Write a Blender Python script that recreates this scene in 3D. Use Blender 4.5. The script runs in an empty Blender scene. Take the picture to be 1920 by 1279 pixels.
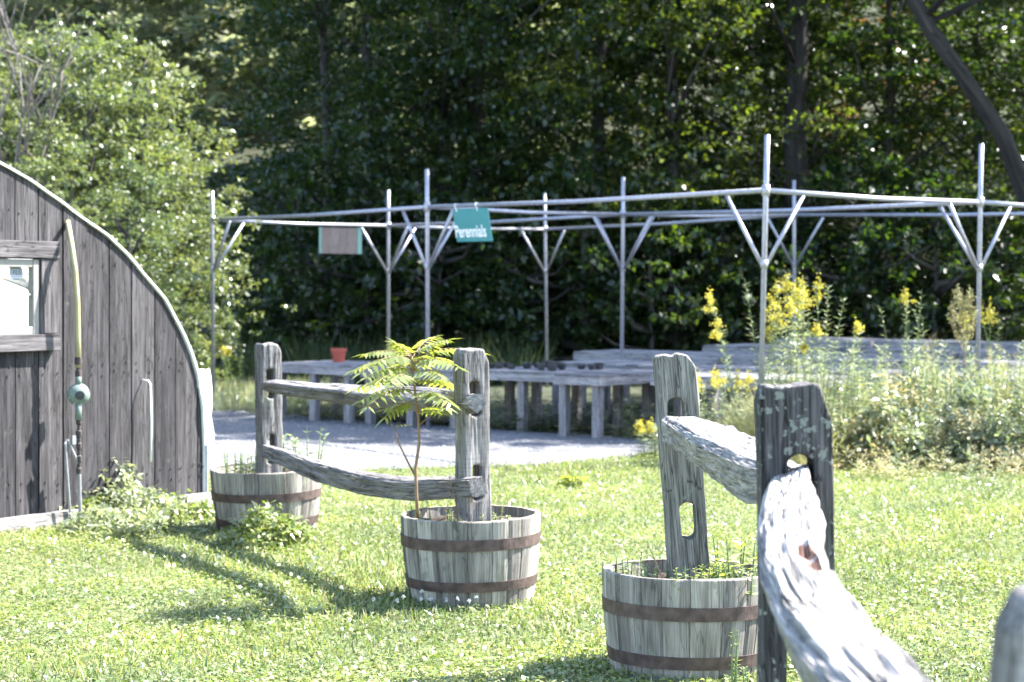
import bpy, bmesh, math, random
import numpy as np
from mathutils import Vector, Matrix, noise as mnoise

random.seed(7)
RNG = np.random.default_rng(11)
SC = bpy.context.scene
COL = SC.collection

# ------------------------------------------------------------------ camera maths
FPX, CX, CY, EYE = 3733.0, 960.0, 639.5, 1.65
PIT, ROL = math.radians(1.68), math.radians(0.3)

def ray(x, y):
    a, b = (x - CX) / FPX, -(y - CY) / FPX
    c, s = math.cos(ROL), math.sin(ROL)
    a, b = a * c - b * s, a * s + b * c
    return np.array([a, b * math.sin(PIT) + math.cos(PIT), b * math.cos(PIT) - math.sin(PIT)])

def P(x, y, d):
    r = ray(x, y)
    return np.array([0, 0, EYE]) + r * (d / r[1])

def G(x, y, z=0.0):
    r = ray(x, y)
    return np.array([0, 0, EYE]) + r * ((z - EYE) / r[2])

SUN = np.array([0.84, 0.35, 1.0])
SUN = SUN / np.linalg.norm(SUN)

# ------------------------------------------------------------------ object helpers
def link(o, parent=None):
    COL.objects.link(o)
    if parent is not None:
        o.parent = parent
    return o

def tag(o, label=None, cat=None, group=None, kind=None):
    if label: o['label'] = label
    if cat: o['category'] = cat
    if group: o['group'] = group
    if kind: o['kind'] = kind
    return o

def empty(name, loc=(0, 0, 0), rz=0.0):
    o = bpy.data.objects.new(name, None)
    o.location = loc
    o.rotation_euler = (0, 0, rz)
    o.empty_display_size = 0.1
    return link(o)

class MB:
    """collects shapes; every vertex carries a grain coordinate (along, across, across)"""
    def __init__(self):
        self.v, self.f, self.g, self.m = [], [], [], []
        self.mi = 0
    def add(self, vs, fs, gs=None):
        b = len(self.v)
        self.v += [tuple(map(float, v)) for v in vs]
        self.g += [tuple(map(float, g)) for g in (gs if gs is not None else vs)]
        self.f += [tuple(b + i for i in f) for f in fs]
        self.m += [self.mi] * len(fs)
    def box(self, c, size, rz=0.0, axis=0, bev=0.0, rot=None):
        sx, sy, sz = [s / 2 for s in size]
        off = random.uniform(0, 50)
        M = (rot or Matrix.Rotation(rz, 3, 'Z'))
        if bev <= 0:
            vs = [(x, y, z) for x in (-sx, sx) for y in (-sy, sy) for z in (-sz, sz)]
            fs = [(0, 1, 3, 2), (4, 6, 7, 5), (0, 4, 5, 1), (2, 3, 7, 6), (0, 2, 6, 4), (1, 5, 7, 3)]
        else:
            bm = bmesh.new()
            bmesh.ops.create_cube(bm, size=1.0)
            for v in bm.verts:
                v.co = Vector((v.co.x * 2 * sx, v.co.y * 2 * sy, v.co.z * 2 * sz))
            bmesh.ops.bevel(bm, geom=bm.edges[:], offset=bev, segments=1, affect='EDGES')
            bm.verts.index_update()
            vs = [tuple(v.co) for v in bm.verts]
            fs = [tuple(v.index for v in f.verts) for f in bm.faces]
            bm.free()
        o = [(1, 2, 0), (2, 0, 1), (0, 1, 2)]
        gs = []
        for v in vs:
            a = (v[axis], v[(axis + 1) % 3], v[(axis + 2) % 3])
            gs.append((a[0] + off, a[1] + off * .37, a[2] + off * .71))
        C = Vector(c)
        self.add([M @ Vector(v) + C for v in vs], fs, gs)
    def tube(self, pts, r, n=8, cap=True):
        pts = [Vector(p) for p in pts]
        k = len(pts)
        rs = r if isinstance(r, (list, tuple)) else [r] * k
        vs, fs, gs = [], [], []
        up = None
        dist = random.uniform(0, 20)
        for i, p in enumerate(pts):
            t = (pts[min(i + 1, k - 1)] - pts[max(i - 1, 0)]).normalized()
            if up is None:
                up = Vector((0, 0, 1)) if abs(t.z) < .9 else Vector((1, 0, 0))
            s = t.cross(up).normalized()
            u = s.cross(t).normalized()
            up = u
            if i: dist += (pts[i] - pts[i - 1]).length
            for j in range(n):
                a = 2 * math.pi * j / n
                q = (s * math.cos(a) + u * math.sin(a)) * rs[i]
                vs.append(p + q)
                gs.append((dist, q.dot(s), q.dot(u)))
        for i in range(k - 1):
            for j in range(n):
                a, b = i * n + j, i * n + (j + 1) % n
                fs.append((a, b, b + n, a + n))
        if cap:
            fs.append(tuple(reversed(range(n))))
            fs.append(tuple((k - 1) * n + j for j in range(n)))
        self.add(vs, fs, gs)
    def lathe(self, prof, n=32, c=(0, 0, 0), axis=None):
        C = Vector(c)
        M = Matrix.Identity(3) if axis is None else Vector(axis).to_track_quat('Z', 'Y').to_matrix()
        vs, fs = [], []
        for (r, z) in prof:
            for j in range(n):
                a = 2 * math.pi * j / n
                vs.append(M @ Vector((r * math.cos(a), r * math.sin(a), z)) + C)
        for i in range(len(prof) - 1):
            for j in range(n):
                a, b = i * n + j, i * n + (j + 1) % n
                fs.append((a, b, b + n, a + n))
        self.add(vs, fs)
    def build(self, name, mats, parent=None, smooth=False):
        me = bpy.data.meshes.new(name)
        me.from_pydata(self.v, [], self.f)
        for m in (mats if isinstance(mats, (list, tuple)) else [mats]):
            me.materials.append(m)
        if any(self.m):
            me.polygons.foreach_set('material_index', self.m)
        at = me.attributes.new('gc', 'FLOAT_VECTOR', 'POINT')
        at.data.foreach_set('vector', np.array(self.g, dtype=np.float32).ravel())
        if smooth:
            me.polygons.foreach_set('use_smooth', [True] * len(self.f))
        me.update()
        return link(bpy.data.objects.new(name, me), parent)

def np_mesh(name, V, Q, mats, parent=None, mat_idx=None, k=4, smooth=False):
    me = bpy.data.meshes.new(name)
    n, m = len(V), len(Q)
    me.vertices.add(n)
    me.vertices.foreach_set('co', np.asarray(V, dtype=np.float32).ravel())
    me.loops.add(m * k)
    me.loops.foreach_set('vertex_index', np.asarray(Q, dtype=np.int32).ravel())
    me.polygons.add(m)
    me.polygons.foreach_set('loop_start', np.arange(0, m * k, k, dtype=np.int32))
    me.polygons.foreach_set('loop_total', np.full(m, k, dtype=np.int32))
    for mt in (mats if isinstance(mats, (list, tuple)) else [mats]):
        me.materials.append(mt)
    if mat_idx is not None:
        me.polygons.foreach_set('material_index', np.asarray(mat_idx, dtype=np.int32))
    if smooth:
        me.polygons.foreach_set('use_smooth', np.ones(m, dtype=bool))
    me.update(calc_edges=True)
    return link(bpy.data.objects.new(name, me), parent)

# ------------------------------------------------------------------ materials
def newmat(name):
    m = bpy.data.materials.new(name)
    m.use_nodes = True
    nt = m.node_tree
    b = nt.nodes['Principled BSDF']
    return m, nt, b

def nd(nt, t, **kw):
    n = nt.nodes.new(t)
    for k, v in kw.items():
        setattr(n, k, v)
    return n

def ramp(nt, stops, interp='LINEAR'):
    r = nd(nt, 'ShaderNodeValToRGB')
    r.color_ramp.interpolation = interp
    el = r.color_ramp.elements
    while len(el) < len(stops): el.new(0.5)
    for e, (p, c) in zip(el, stops):
        e.position = p
        e.color = (c[0], c[1], c[2], 1) if len(c) == 3 else c
    return r

def mixc(nt, fac, a, b, mode='MIX'):
    m = nd(nt, 'ShaderNodeMix', data_type='RGBA', blend_type=mode)
    L = nt.links
    for sock, val in ((m.inputs[0], fac), (m.inputs[6], a), (m.inputs[7], b)):
        if hasattr(val, 'is_output'):
            L.new(val, sock)
        elif isinstance(val, (int, float)):
            sock.default_value = val
        else:
            sock.default_value = (val[0], val[1], val[2], 1)
    return m.outputs[2]

def plain(name, col, rough=0.6, metal=0.0, var=0.15, scale=8.0, bump=0.0, spec=0.5):
    m, nt, b = newmat(name)
    tc = nd(nt, 'ShaderNodeTexCoord')
    n = nd(nt, 'ShaderNodeTexNoise')
    n.inputs['Scale'].default_value = scale
    n.inputs['Detail'].default_value = 6
    nt.links.new(tc.outputs['Object'], n.inputs['Vector'])
    r = ramp(nt, [(.3, [c * (1 - var) for c in col]), (.7, [min(1, c * (1 + var)) for c in col])])
    nt.links.new(n.outputs['Fac'], r.inputs['Fac'])
    nt.links.new(r.outputs['Color'], b.inputs['Base Color'])
    b.inputs['Roughness'].default_value = rough
    b.inputs['Metallic'].default_value = metal
    b.inputs['Specular IOR Level'].default_value = spec
    if bump:
        bp = nd(nt, 'ShaderNodeBump')
        bp.inputs['Strength'].default_value = bump
        bp.inputs['Distance'].default_value = 0.01
        nt.links.new(n.outputs['Fac'], bp.inputs['Height'])
        nt.links.new(bp.outputs['Normal'], b.inputs['Normal'])
    return m

def wood(name, dark, light, lichen=None, lich_amt=0.0, line=0.75, tint=0.25, scale=1.0, bump=0.6, spots=None, isl=False, cross=0.0, crack=.8):
    """weathered grain along the first component of the 'gc' attribute"""
    m, nt, b = newmat(name)
    L = nt.links
    at = nd(nt, 'ShaderNodeAttribute', attribute_name='gc')
    def nz(sx, sy, detail, rough=.6, dist=0.0):
        mp = nd(nt, 'ShaderNodeMapping')
        mp.inputs['Scale'].default_value = (sx * scale, sy * scale, sy * scale)
        L.new(at.outputs['Vector'], mp.inputs['Vector'])
        n = nd(nt, 'ShaderNodeTexNoise')
        n.inputs['Scale'].default_value = 1
        n.inputs['Detail'].default_value = detail
        n.inputs['Roughness'].default_value = rough
        n.inputs['Distortion'].default_value = dist
        L.new(mp.outputs['Vector'], n.inputs['Vector'])
        return n.outputs['Fac']
    g1 = nz(2.0, 38, 6, .65, .15)
    g2 = nz(5, 150, 4, .7, .1)
    ck = nz(1.3, 26, 2, .5, .1)
    ck2 = nz(1.7, 11, 3, .6, .1)
    big = nz(1.6, 5, 4)
    r1 = ramp(nt, [(.32, dark), (.68, light)])
    L.new(g1, r1.inputs['Fac'])
    r2 = ramp(nt, [(.36, (1 - line,) * 3), (.56, (1, 1, 1))])
    L.new(g2, r2.inputs['Fac'])
    c = mixc(nt, 1.0, r1.outputs['Color'], r2.outputs['Color'], 'MULTIPLY')
    r3 = ramp(nt, [(.3, (1 - tint,) * 3), (.7, (1 + tint,) * 3)])
    L.new(big, r3.inputs['Fac'])
    c = mixc(nt, 1.0, c, r3.outputs['Color'], 'MULTIPLY')
    cks = []
    for src, wd in ((ck, .013), (ck2, .010)):
        sb_ = nd(nt, 'ShaderNodeMath', operation='SUBTRACT'); L.new(src, sb_.inputs[0]); sb_.inputs[1].default_value = .52
        ab = nd(nt, 'ShaderNodeMath', operation='ABSOLUTE'); L.new(sb_.outputs[0], ab.inputs[0])
        rk = ramp(nt, [(0, (.22, .20, .20)), (wd * .5, (.4, .4, .4)), (wd, (1, 1, 1))])
        L.new(ab.outputs[0], rk.inputs['Fac'])
        c = mixc(nt, crack, c, mixc(nt, 1.0, c, rk.outputs['Color'], 'MULTIPLY'))
        cks.append(rk.outputs['Color'])
    if cross:
        mp = nd(nt, 'ShaderNodeMapping')
        mp.inputs['Scale'].default_value = (90, 4, 4)
        mp.inputs['Rotation'].default_value = (0, .12, .1)
        L.new(at.outputs['Vector'], mp.inputs['Vector'])
        w = nd(nt, 'ShaderNodeTexNoise')
        w.inputs['Scale'].default_value = 1
        L.new(mp.outputs['Vector'], w.inputs['Vector'])
        rw = ramp(nt, [(.38, (1 - cross,) * 3), (.55, (1, 1, 1))])
        L.new(w.outputs['Fac'], rw.inputs['Fac'])
        c = mixc(nt, 1.0, c, rw.outputs['Color'], 'MULTIPLY')
    if isl:
        ge = nd(nt, 'ShaderNodeNewGeometry')
        ri = ramp(nt, [(0, (.55, .55, .58)), (.5, (1, .98, .97)), (1, (1.35, 1.34, 1.3))])
        L.new(ge.outputs['Random Per Island'], ri.inputs['Fac'])
        c = mixc(nt, 1.0, c, ri.outputs['Color'], 'MULTIPLY')
    if lichen is not None:
        ln = nz(7, 9, 7, .7)
        rl = ramp(nt, [(.62 - lich_amt, (0, 0, 0)), (.70 - lich_amt * .7, (1, 1, 1))])
        L.new(ln, rl.inputs['Fac'])
        c = mixc(nt, rl.outputs['Color'], c, lichen)
    if spots is not None:
        p1_ = nz(spots[0], spots[0], 3, .55, .2)
        p2_ = nz(spots[0] * .22, spots[0] * .22, 1)
        ad2 = nd(nt, 'ShaderNodeMath', operation='MULTIPLY_ADD')
        L.new(p2_, ad2.inputs[0]); ad2.inputs[1].default_value = .45; L.new(p1_, ad2.inputs[2])
        rs = ramp(nt, [(spots[1], (0, 0, 0)), (spots[1] + .02, (1, 1, 1))])
        L.new(ad2.outputs[0], rs.inputs['Fac'])
        c = mixc(nt, rs.outputs['Color'], c, spots[2])
    L.new(c, b.inputs['Base Color'])
    b.inputs['Roughness'].default_value = .85
    b.inputs['Specular IOR Level'].default_value = .25
    bp = nd(nt, 'ShaderNodeBump')
    bp.inputs['Strength'].default_value = bump
    bp.inputs['Distance'].default_value = .006
    mx = nd(nt, 'ShaderNodeMath', operation='MULTIPLY_ADD')
    L.new(g2, mx.inputs[0]); mx.inputs[1].default_value = .5
    mx2 = nd(nt, 'ShaderNodeMath', operation='MULTIPLY_ADD'); L.new(cks[0], mx2.inputs[0]); mx2.inputs[1].default_value = .6; L.new(g1, mx2.inputs[2])
    L.new(mx2.outputs[0], mx.inputs[2])
    L.new(mx.outputs[0], bp.inputs['Height'])
    L.new(bp.outputs['Normal'], b.inputs['Normal'])
    return m

def leafmat(name, cols, trans=0.45, tcol=None, rough=.42, spec=.5, obj_var=.0):
    """cols: ramp over the random value of each leaf"""
    m, nt, b = newmat(name)
    L = nt.links
    ge = nd(nt, 'ShaderNodeNewGeometry')
    n = len(cols)
    r = ramp(nt, [(i / max(1, n - 1), c) for i, c in enumerate(cols)])
    L.new(ge.outputs['Random Per Island'], r.inputs['Fac'])
    c = r.outputs['Color']
    tc = nd(nt, 'ShaderNodeTexCoord')
    nz = nd(nt, 'ShaderNodeTexNoise')
    nz.inputs['Scale'].default_value = .9
    L.new(tc.outputs['Object'], nz.inputs['Vector'])
    rv = ramp(nt, [(.3, (.7, .75, .8)), (.7, (1.25, 1.2, 1.05))])
    L.new(nz.outputs['Fac'], rv.inputs['Fac'])
    c = mixc(nt, 1.0, c, rv.outputs['Color'], 'MULTIPLY')
    if obj_var:
        oi = nd(nt, 'ShaderNodeObjectInfo')
        ro = ramp(nt, [(0, (1 - obj_var, 1 - obj_var * .6, 1 - obj_var)), (1, (1 + obj_var, 1 + obj_var * .7, 1))])
        L.new(oi.outputs['Random'], ro.inputs['Fac'])
        c = mixc(nt, 1.0, c, ro.outputs['Color'], 'MULTIPLY')
    L.new(c, b.inputs['Base Color'])
    b.inputs['Roughness'].default_value = rough
    b.inputs['Specular IOR Level'].default_value = spec
    tr = nd(nt, 'ShaderNodeBsdfTranslucent')
    tm = mixc(nt, 1.0, c, tcol or (1.5, 1.5, .5), 'MULTIPLY')
    L.new(tm, tr.inputs['Color'])
    mx = nd(nt, 'ShaderNodeMixShader')
    mx.inputs[0].default_value = trans
    L.new(b.outputs[0], mx.inputs[1]); L.new(tr.outputs[0], mx.inputs[2])
    out = nt.nodes['Material Output']
    L.new(mx.outputs[0], out.inputs['Surface'])
    return m

M = {}
M['post'] = wood('post_wood', (.125, .115, .112), (.295, .275, .268), (.20, .205, .17), .02, cross=.16, line=.7)
M['post_green'] = wood('post_lichen_wood', (.115, .11, .098), (.25, .24, .215), (.20, .22, .18), .05, line=.65)
M['post_dark'] = wood('post_dark_wood', (.026, .024, .026), (.115, .107, .108), (.17, .17, .17), .01, line=.8,
                      spots=(46, .86, (.17, .18, .16)))
M['rail'] = wood('rail_wood', (.12, .112, .11), (.28, .262, .255), (.17, .17, .13), .02, line=.65)
M['rail_pale'] = wood('rail_pale_wood', (.17, .158, .152), (.38, .36, .345), (.22, .23, .19), .02, line=.7)
M['rot'] = wood('rotten_wood', (.05, .025, .018), (.19, .10, .075), None, 0, line=.7)
M['stave'] = wood('stave_wood', (.14, .126, .108), (.35, .325, .285), (.19, .195, .145), .05, line=.36, isl=True, scale=.9, crack=.5, tint=.35)
M['board'] = wood('barn_board', (.017, .016, .018), (.085, .080, .085), (.06, .06, .055), .01, line=.7, isl=True, scale=.8)
M['trimwood'] = wood('casing_wood', (.045, .041, .044), (.135, .125, .128), None, 0, line=.65, scale=.8)
M['bench'] = wood('bench_wood', (.15, .145, .155), (.29, .28, .292), None, 0, line=.45, isl=True)
M['hoop'] = plain('hoop_rust', (.075, .05, .045), .6, .3, .5, 22, .3)
M['soil'] = plain('soil', (.05, .04, .032), .95, 0, .5, 30, 1.0, .1)
M['steel'] = plain('galvanised_pipe', (.30, .30, .345), .42, .5, .15, 20)
M['clamp'] = plain('clamp_metal', (.34, .34, .36), .5, .5, .25, 60, .3)
M['white'] = plain('white_paint', (.78, .79, .76), .5, 0, .06, 4)
M['frame'] = plain('window_paint', (.19, .185, .17), .6, 0, .12, 30, .2)
M['dark'] = plain('gap_shade_dark', (.03, .03, .03), .9, 0, .3)  # dark colour stands in for the shade in the board gaps
M['terracotta'] = plain('terracotta', (.30, .055, .035), .6, 0, .12, 12)
M['blackpot'] = plain('black_plastic', (.025, .026, .03), .45, 0, .2)
M['yellowpipe'] = plain('yellow_pipe', (.30, .275, .15), .5, 0, .1, 6)
M['green_metal'] = plain('green_paint_metal', (.13, .17, .145), .45, 0, .15, 30, .1)
M['rusty'] = plain('rusty_fitting', (.055, .045, .042), .7, .4, .4, 60, .3)
M['thinpipe'] = plain('grey_pipe', (.30, .30, .31), .5, .4, .2, 20)
M['teal'] = plain('teal_paint', (.035, .19, .19), .55, 0, .06, 3)
M['teal_dark'] = plain('dark_teal_paint', (.02, .085, .088), .6, 0, .1, 3)
M['greyboard'] = wood('grey_board', (.035, .032, .037), (.065, .06, .066), None, 0, line=.3)
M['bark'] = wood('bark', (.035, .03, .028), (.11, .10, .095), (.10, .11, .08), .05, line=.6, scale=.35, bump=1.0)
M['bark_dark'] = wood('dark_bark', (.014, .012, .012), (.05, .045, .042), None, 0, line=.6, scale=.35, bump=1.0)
M['bark_pale'] = wood('pale_bark', (.10, .088, .08), (.21, .19, .175), None, 0, line=.5, scale=.5)
M['stem'] = plain('stem_brown', (.20, .12, .07), .6, 0, .2, 40)
M['stem_green'] = plain('stem_green', (.12, .17, .06), .6, 0, .2, 40)
M['sticker_white'] = plain('sticker_white', (.16, .19, .22), .4, 0, .04)
M['sticker_blue'] = plain('sticker_blue', (.012, .03, .06), .4, 0, .05)
M['petal'] = leafmat('yellow_petal', [(.50, .38, .03), (.62, .50, .05), (.55, .50, .12), (.30, .32, .10)], .4, (1.1, 1.1, .6), .6)
M['white_petal'] = leafmat('white_petal', [(.6, .6, .56), (.75, .75, .72)], .35, (1, 1, 1), .6)
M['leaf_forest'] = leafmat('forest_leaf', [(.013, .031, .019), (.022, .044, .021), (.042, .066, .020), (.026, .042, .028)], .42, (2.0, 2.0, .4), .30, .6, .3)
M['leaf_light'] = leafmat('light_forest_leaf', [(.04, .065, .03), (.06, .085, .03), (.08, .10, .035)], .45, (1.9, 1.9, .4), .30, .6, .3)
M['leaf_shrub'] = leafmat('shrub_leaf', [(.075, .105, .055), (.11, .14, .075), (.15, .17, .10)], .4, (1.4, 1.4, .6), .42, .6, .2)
M['leaf_hill_hazy'] = leafmat('hazy_hill_leaf', [(.16, .19, .13), (.20, .225, .155), (.24, .25, .175)], .62, (1.3, 1.3, .95), .5, .4)  # leaf colour paled, the distant haze is put into it
M['leaf_orange'] = leafmat('orange_leaf', [(.22, .13, .07), (.18, .13, .08)], .4, (1.4, 1.2, .6), .5, .4)
M['leaf_weed'] = leafmat('weed_leaf', [(.17, .205, .125), (.24, .27, .18), (.33, .345, .26)], .40, (1.2, 1.25, .7), .36, .6)
M['leaf_dark'] = leafmat('shaded_weed_leaf', [(.035, .065, .03), (.06, .09, .035), (.08, .10, .04)], .35, (1.4, 1.4, .5), .45, .4)  # darker copy of the weed leaf, shade put into its colour
M['leaf_clover'] = leafmat('clover_leaf', [(.095, .145, .04), (.145, .195, .06), (.215, .25, .09), (.31, .315, .18)], .34, (1.2, 1.25, .6), .38, .8)
M['leaf_bright'] = leafmat('bright_leaf', [(.17, .215, .055), (.23, .265, .085), (.31, .32, .15)], .5, (1.5, 1.5, .45), .30, .9)
M['leaf_dry'] = leafmat('dry_leaf', [(.28, .25, .15), (.36, .31, .20), (.30, .29, .16)], .3, (1.2, 1.1, .7), .7, .3)
M['plume_green'] = leafmat('plume_green', [(.26, .27, .13), (.36, .35, .20)], .3, (1.2, 1.1, .7), .7, .3)

# plastic film of the hoop roof
def film():
    m, nt, b = newmat('white_plastic_film')
    b.inputs['Base Color'].default_value = (.82, .82, .82, 1)
    b.inputs['Roughness'].default_value = .4
    tr = nd(nt, 'ShaderNodeBsdfTranslucent'); tr.inputs['Color'].default_value = (.85, .85, .85, 1)
    mx = nd(nt, 'ShaderNodeMixShader'); mx.inputs[0].default_value = .6
    nt.links.new(b.outputs[0], mx.inputs[1]); nt.links.new(tr.outputs[0], mx.inputs[2])
    nt.links.new(mx.outputs[0], nt.nodes['Material Output'].inputs['Surface'])
    return m
M['film'] = film()

def glass():
    m, nt, b = newmat('window_glass')
    g = nd(nt, 'ShaderNodeBsdfGlossy'); g.inputs['Roughness'].default_value = .03
    t = nd(nt, 'ShaderNodeBsdfTransparent'); t.inputs['Color'].default_value = (.92, .95, .94, 1)
    fr = nd(nt, 'ShaderNodeFresnel'); fr.inputs['IOR'].default_value = 1.45
    mx = nd(nt, 'ShaderNodeMixShader')
    nt.links.new(fr.outputs[0], mx.inputs[0])
    nt.links.new(t.outputs[0], mx.inputs[1]); nt.links.new(g.outputs[0], mx.inputs[2])
    nt.links.new(mx.outputs[0], nt.nodes['Material Output'].inputs['Surface'])
    return m
M['glass'] = glass()

def groundmat(name, stops, scale, scale2, bump, rough=.95):
    m, nt, b = newmat(name)
    L = nt.links
    tc = nd(nt, 'ShaderNodeTexCoord')
    n1 = nd(nt, 'ShaderNodeTexNoise'); n1.inputs['Scale'].default_value = scale; n1.inputs['Detail'].default_value = 8
    n2 = nd(nt, 'ShaderNodeTexNoise'); n2.inputs['Scale'].default_value = scale2; n2.inputs['Detail'].default_value = 3
    L.new(tc.outputs['Object'], n1.inputs['Vector']); L.new(tc.outputs['Object'], n2.inputs['Vector'])
    r = ramp(nt, stops)
    L.new(n1.outputs['Fac'], r.inputs['Fac'])
    r2 = ramp(nt, [(.3, (.75, .75, .75)), (.7, (1.2, 1.2, 1.2))])
    L.new(n2.outputs['Fac'], r2.inputs['Fac'])
    L.new(mixc(nt, 1.0, r.outputs['Color'], r2.outputs['Color'], 'MULTIPLY'), b.inputs['Base Color'])
    b.inputs['Roughness'].default_value = rough
    b.inputs['Specular IOR Level'].default_value = .2
    bp = nd(nt, 'ShaderNodeBump'); bp.inputs['Strength'].default_value = bump; bp.inputs['Distance'].default_value = .02
    L.new(n1.outputs['Fac'], bp.inputs['Height']); L.new(bp.outputs['Normal'], b.inputs['Normal'])
    return m
M['lawn'] = groundmat('lawn_soil', [(.3, (.06, .08, .03)), (.7, (.12, .135, .06))], 40, .6, .6)
M['gravel'] = groundmat('gravel', [(.3, (.085, .085, .092)), (.55, (.13, .13, .137)), (.75, (.20, .198, .198))], 45, .5, 1)
M['floor'] = groundmat('forest_floor', [(.3, (.022, .026, .016)), (.7, (.05, .055, .03))], 6, .5, 1)
M['stone'] = plain('gravel_stone', (.15, .15, .155), .85, 0, .4, 3)

# ------------------------------------------------------------------ leaf helpers
def unit(a):
    return a / np.maximum(1e-9, np.linalg.norm(a, axis=-1, keepdims=True))

def kite(C, D, N, L, W, fold=.18, taper=.42):
    """one folded kite-shaped leaf per row: centre base C, direction D, rough normal N"""
    D = unit(D); S = unit(np.cross(D, N)); Nn = np.cross(S, D)
    L = np.asarray(L).reshape(-1, 1); W = np.asarray(W).reshape(-1, 1)
    a = C
    b = C + D * L * taper + S * W * .5 + Nn * W * fold
    c = C + D * L
    d = C + D * L * taper - S * W * .5 + Nn * W * fold
    V = np.stack([a, b, c, d], 1).reshape(-1, 3)
    Q = np.arange(len(V)).reshape(-1, 4)
    return V, Q

def rand_dirs(n, rng, zb=0.0):
    v = rng.normal(size=(n, 3)); v[:, 2] += zb
    return unit(v)

def join(parts):
    Vs, Qs, Ms, o = [], [], [], 0
    for p in parts:
        V, Q = p[0], p[1]
        Vs.append(V); Qs.append(Q + o); o += len(V)
        Ms.append(np.full(len(Q), p[2] if len(p) > 2 else 0))
    return np.concatenate(Vs), np.concatenate(Qs), np.concatenate(Ms)

def leaf_cloud(rng, centers, radii, per, L, W, flat=.6):
    """clumps of leaves: centres (k,3), a radius each"""
    k = len(centers)
    C = np.repeat(centers, per, 0)
    R = np.repeat(radii, per)
    off = rand_dirs(k * per, rng) * (rng.random((k * per, 1)) ** .5) * R[:, None]
    off[:, 2] *= flat
    C = C + off
    D = unit(off * np.array([1, 1, .3]) + rng.normal(size=C.shape) * .5 * R[:, None] + np.array([0, 0, -.25]) * R[:, None])
    N = unit(np.array([0, 0, 1.0]) + rng.normal(size=C.shape) * .55)
    l = L * rng.uniform(.6, 1.3, len(C))
    return kite(C, D, N, l, l * W)

# ------------------------------------------------------------------ setting
def lerp(a, b, t): return a + (b - a) * t

def hill_z(x, y):
    t = np.clip(y - 36, 0, None)
    z = t * .34 + np.clip(y - 60, 0, None) * .25
    return z

def sheet(name, xs, ys, zf, mat):
    X, Y = np.meshgrid(xs, ys)
    Z = zf(X, Y)
    V = np.stack([X, Y, Z], -1).reshape(-1, 3)
    nx, ny = len(xs), len(ys)
    i = np.arange((ny - 1) * (nx - 1)); r, c = i // (nx - 1), i % (nx - 1)
    a = r * nx + c
    Q = np.stack([a, a + 1, a + nx + 1, a + nx], 1)
    return np_mesh(name, V, Q, mat, smooth=True)

o = sheet('ground', np.linspace(-160, 160, 65), np.concatenate([np.linspace(-120, 30, 20), np.linspace(34, 130, 33), [200, 500]]),
          lambda x, y: np.where(y > 36, hill_z(x, y), 0) , M['floor'])
tag(o, kind='structure')

# lawn sheet (near) and gravel drive
ln = MB()
ln.add([(-30, -8, .004), (30, -8, .004), (30, 24, .004), (1.2, 19.6, .004), (-1.2, 17.8, .004), (-3.3, 17.2, .004), (-30, 16.5, .004)], [(0, 1, 2, 3, 4, 5, 6)])
tag(ln.build('lawn', M['lawn']), kind='structure')
gp = [(-30, 15.8), (-3.3, 16.9), (-1.6, 17.2), (.2, 17.9), (1.0, 18.6), (1.5, 19.6), (1.75, 20.6), (1.2, 21.2), (-.5, 22.4), (-2.9, 24.6), (-3.9, 25.4), (-30, 31)]
gm = MB()
gm.add([(x, y, .010) for x, y in gp], [tuple(range(len(gp)))])
tag(gm.build('gravel_drive', M['gravel']), kind='structure')

def in_poly(x, y, poly):
    ins = np.zeros(len(x), bool)
    j = len(poly) - 1
    for i in range(len(poly)):
        xi, yi = poly[i]; xj, yj = poly[j]
        c = ((yi > y) != (yj > y)) & (x < (xj - xi) * (y - yi) / (yj - yi + 1e-12) + xi)
        ins ^= c
        j = i
    return ins

# loose stones of the drive
n = 9000
sx, sy = RNG.uniform(-5.5, 1.8, n), RNG.uniform(16.8, 25.5, n)
k = in_poly(sx, sy, gp); sx, sy = sx[k], sy[k]
sr = RNG.uniform(.006, .02, len(sx))
oc = np.array([(1, 0, 0), (0, 1, 0), (-1, 0, 0), (0, -1, 0), (0, 0, .8)])
V = (np.stack([sx, sy, np.full(len(sx), .012)], 1)[:, None, :] + oc[None] * sr[:, None, None] * RNG.uniform(.6, 1.3, (len(sx), 5, 1)))
b = np.arange(len(sx))[:, None] * 5
T = np.concatenate([b + np.array([[i, (i + 1) % 4, 4]]) for i in range(4)], 0)
tag(np_mesh('gravel_stones', V.reshape(-1, 3), T, M['stone'], k=3), kind='stuff')

# ------------------------------------------------------------------ grass (clover lawn)
def patch_noise(x, y, s, seed):
    r = np.random.default_rng(seed)
    v = np.zeros_like(x)
    for k in range(6):
        a = r.uniform(0, 6.28); f = s * r.uniform(.5, 2.2); ph = r.uniform(0, 6.28)
        v += np.sin((x * math.cos(a) + y * math.sin(a)) * f + ph)
    return v / 6

SHED_KEEP = []   # filled below, used to keep grass out of the shed

def grass_points(n, d0, d1, pad=2.2):
    # denser towards the camera
    u = RNG.random(n)
    y = (d0 ** .2 + u * (d1 ** .2 - d0 ** .2)) ** 5
    x = RNG.uniform(-1, 1, n) * (.262 * y + pad)
    return x, y

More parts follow.
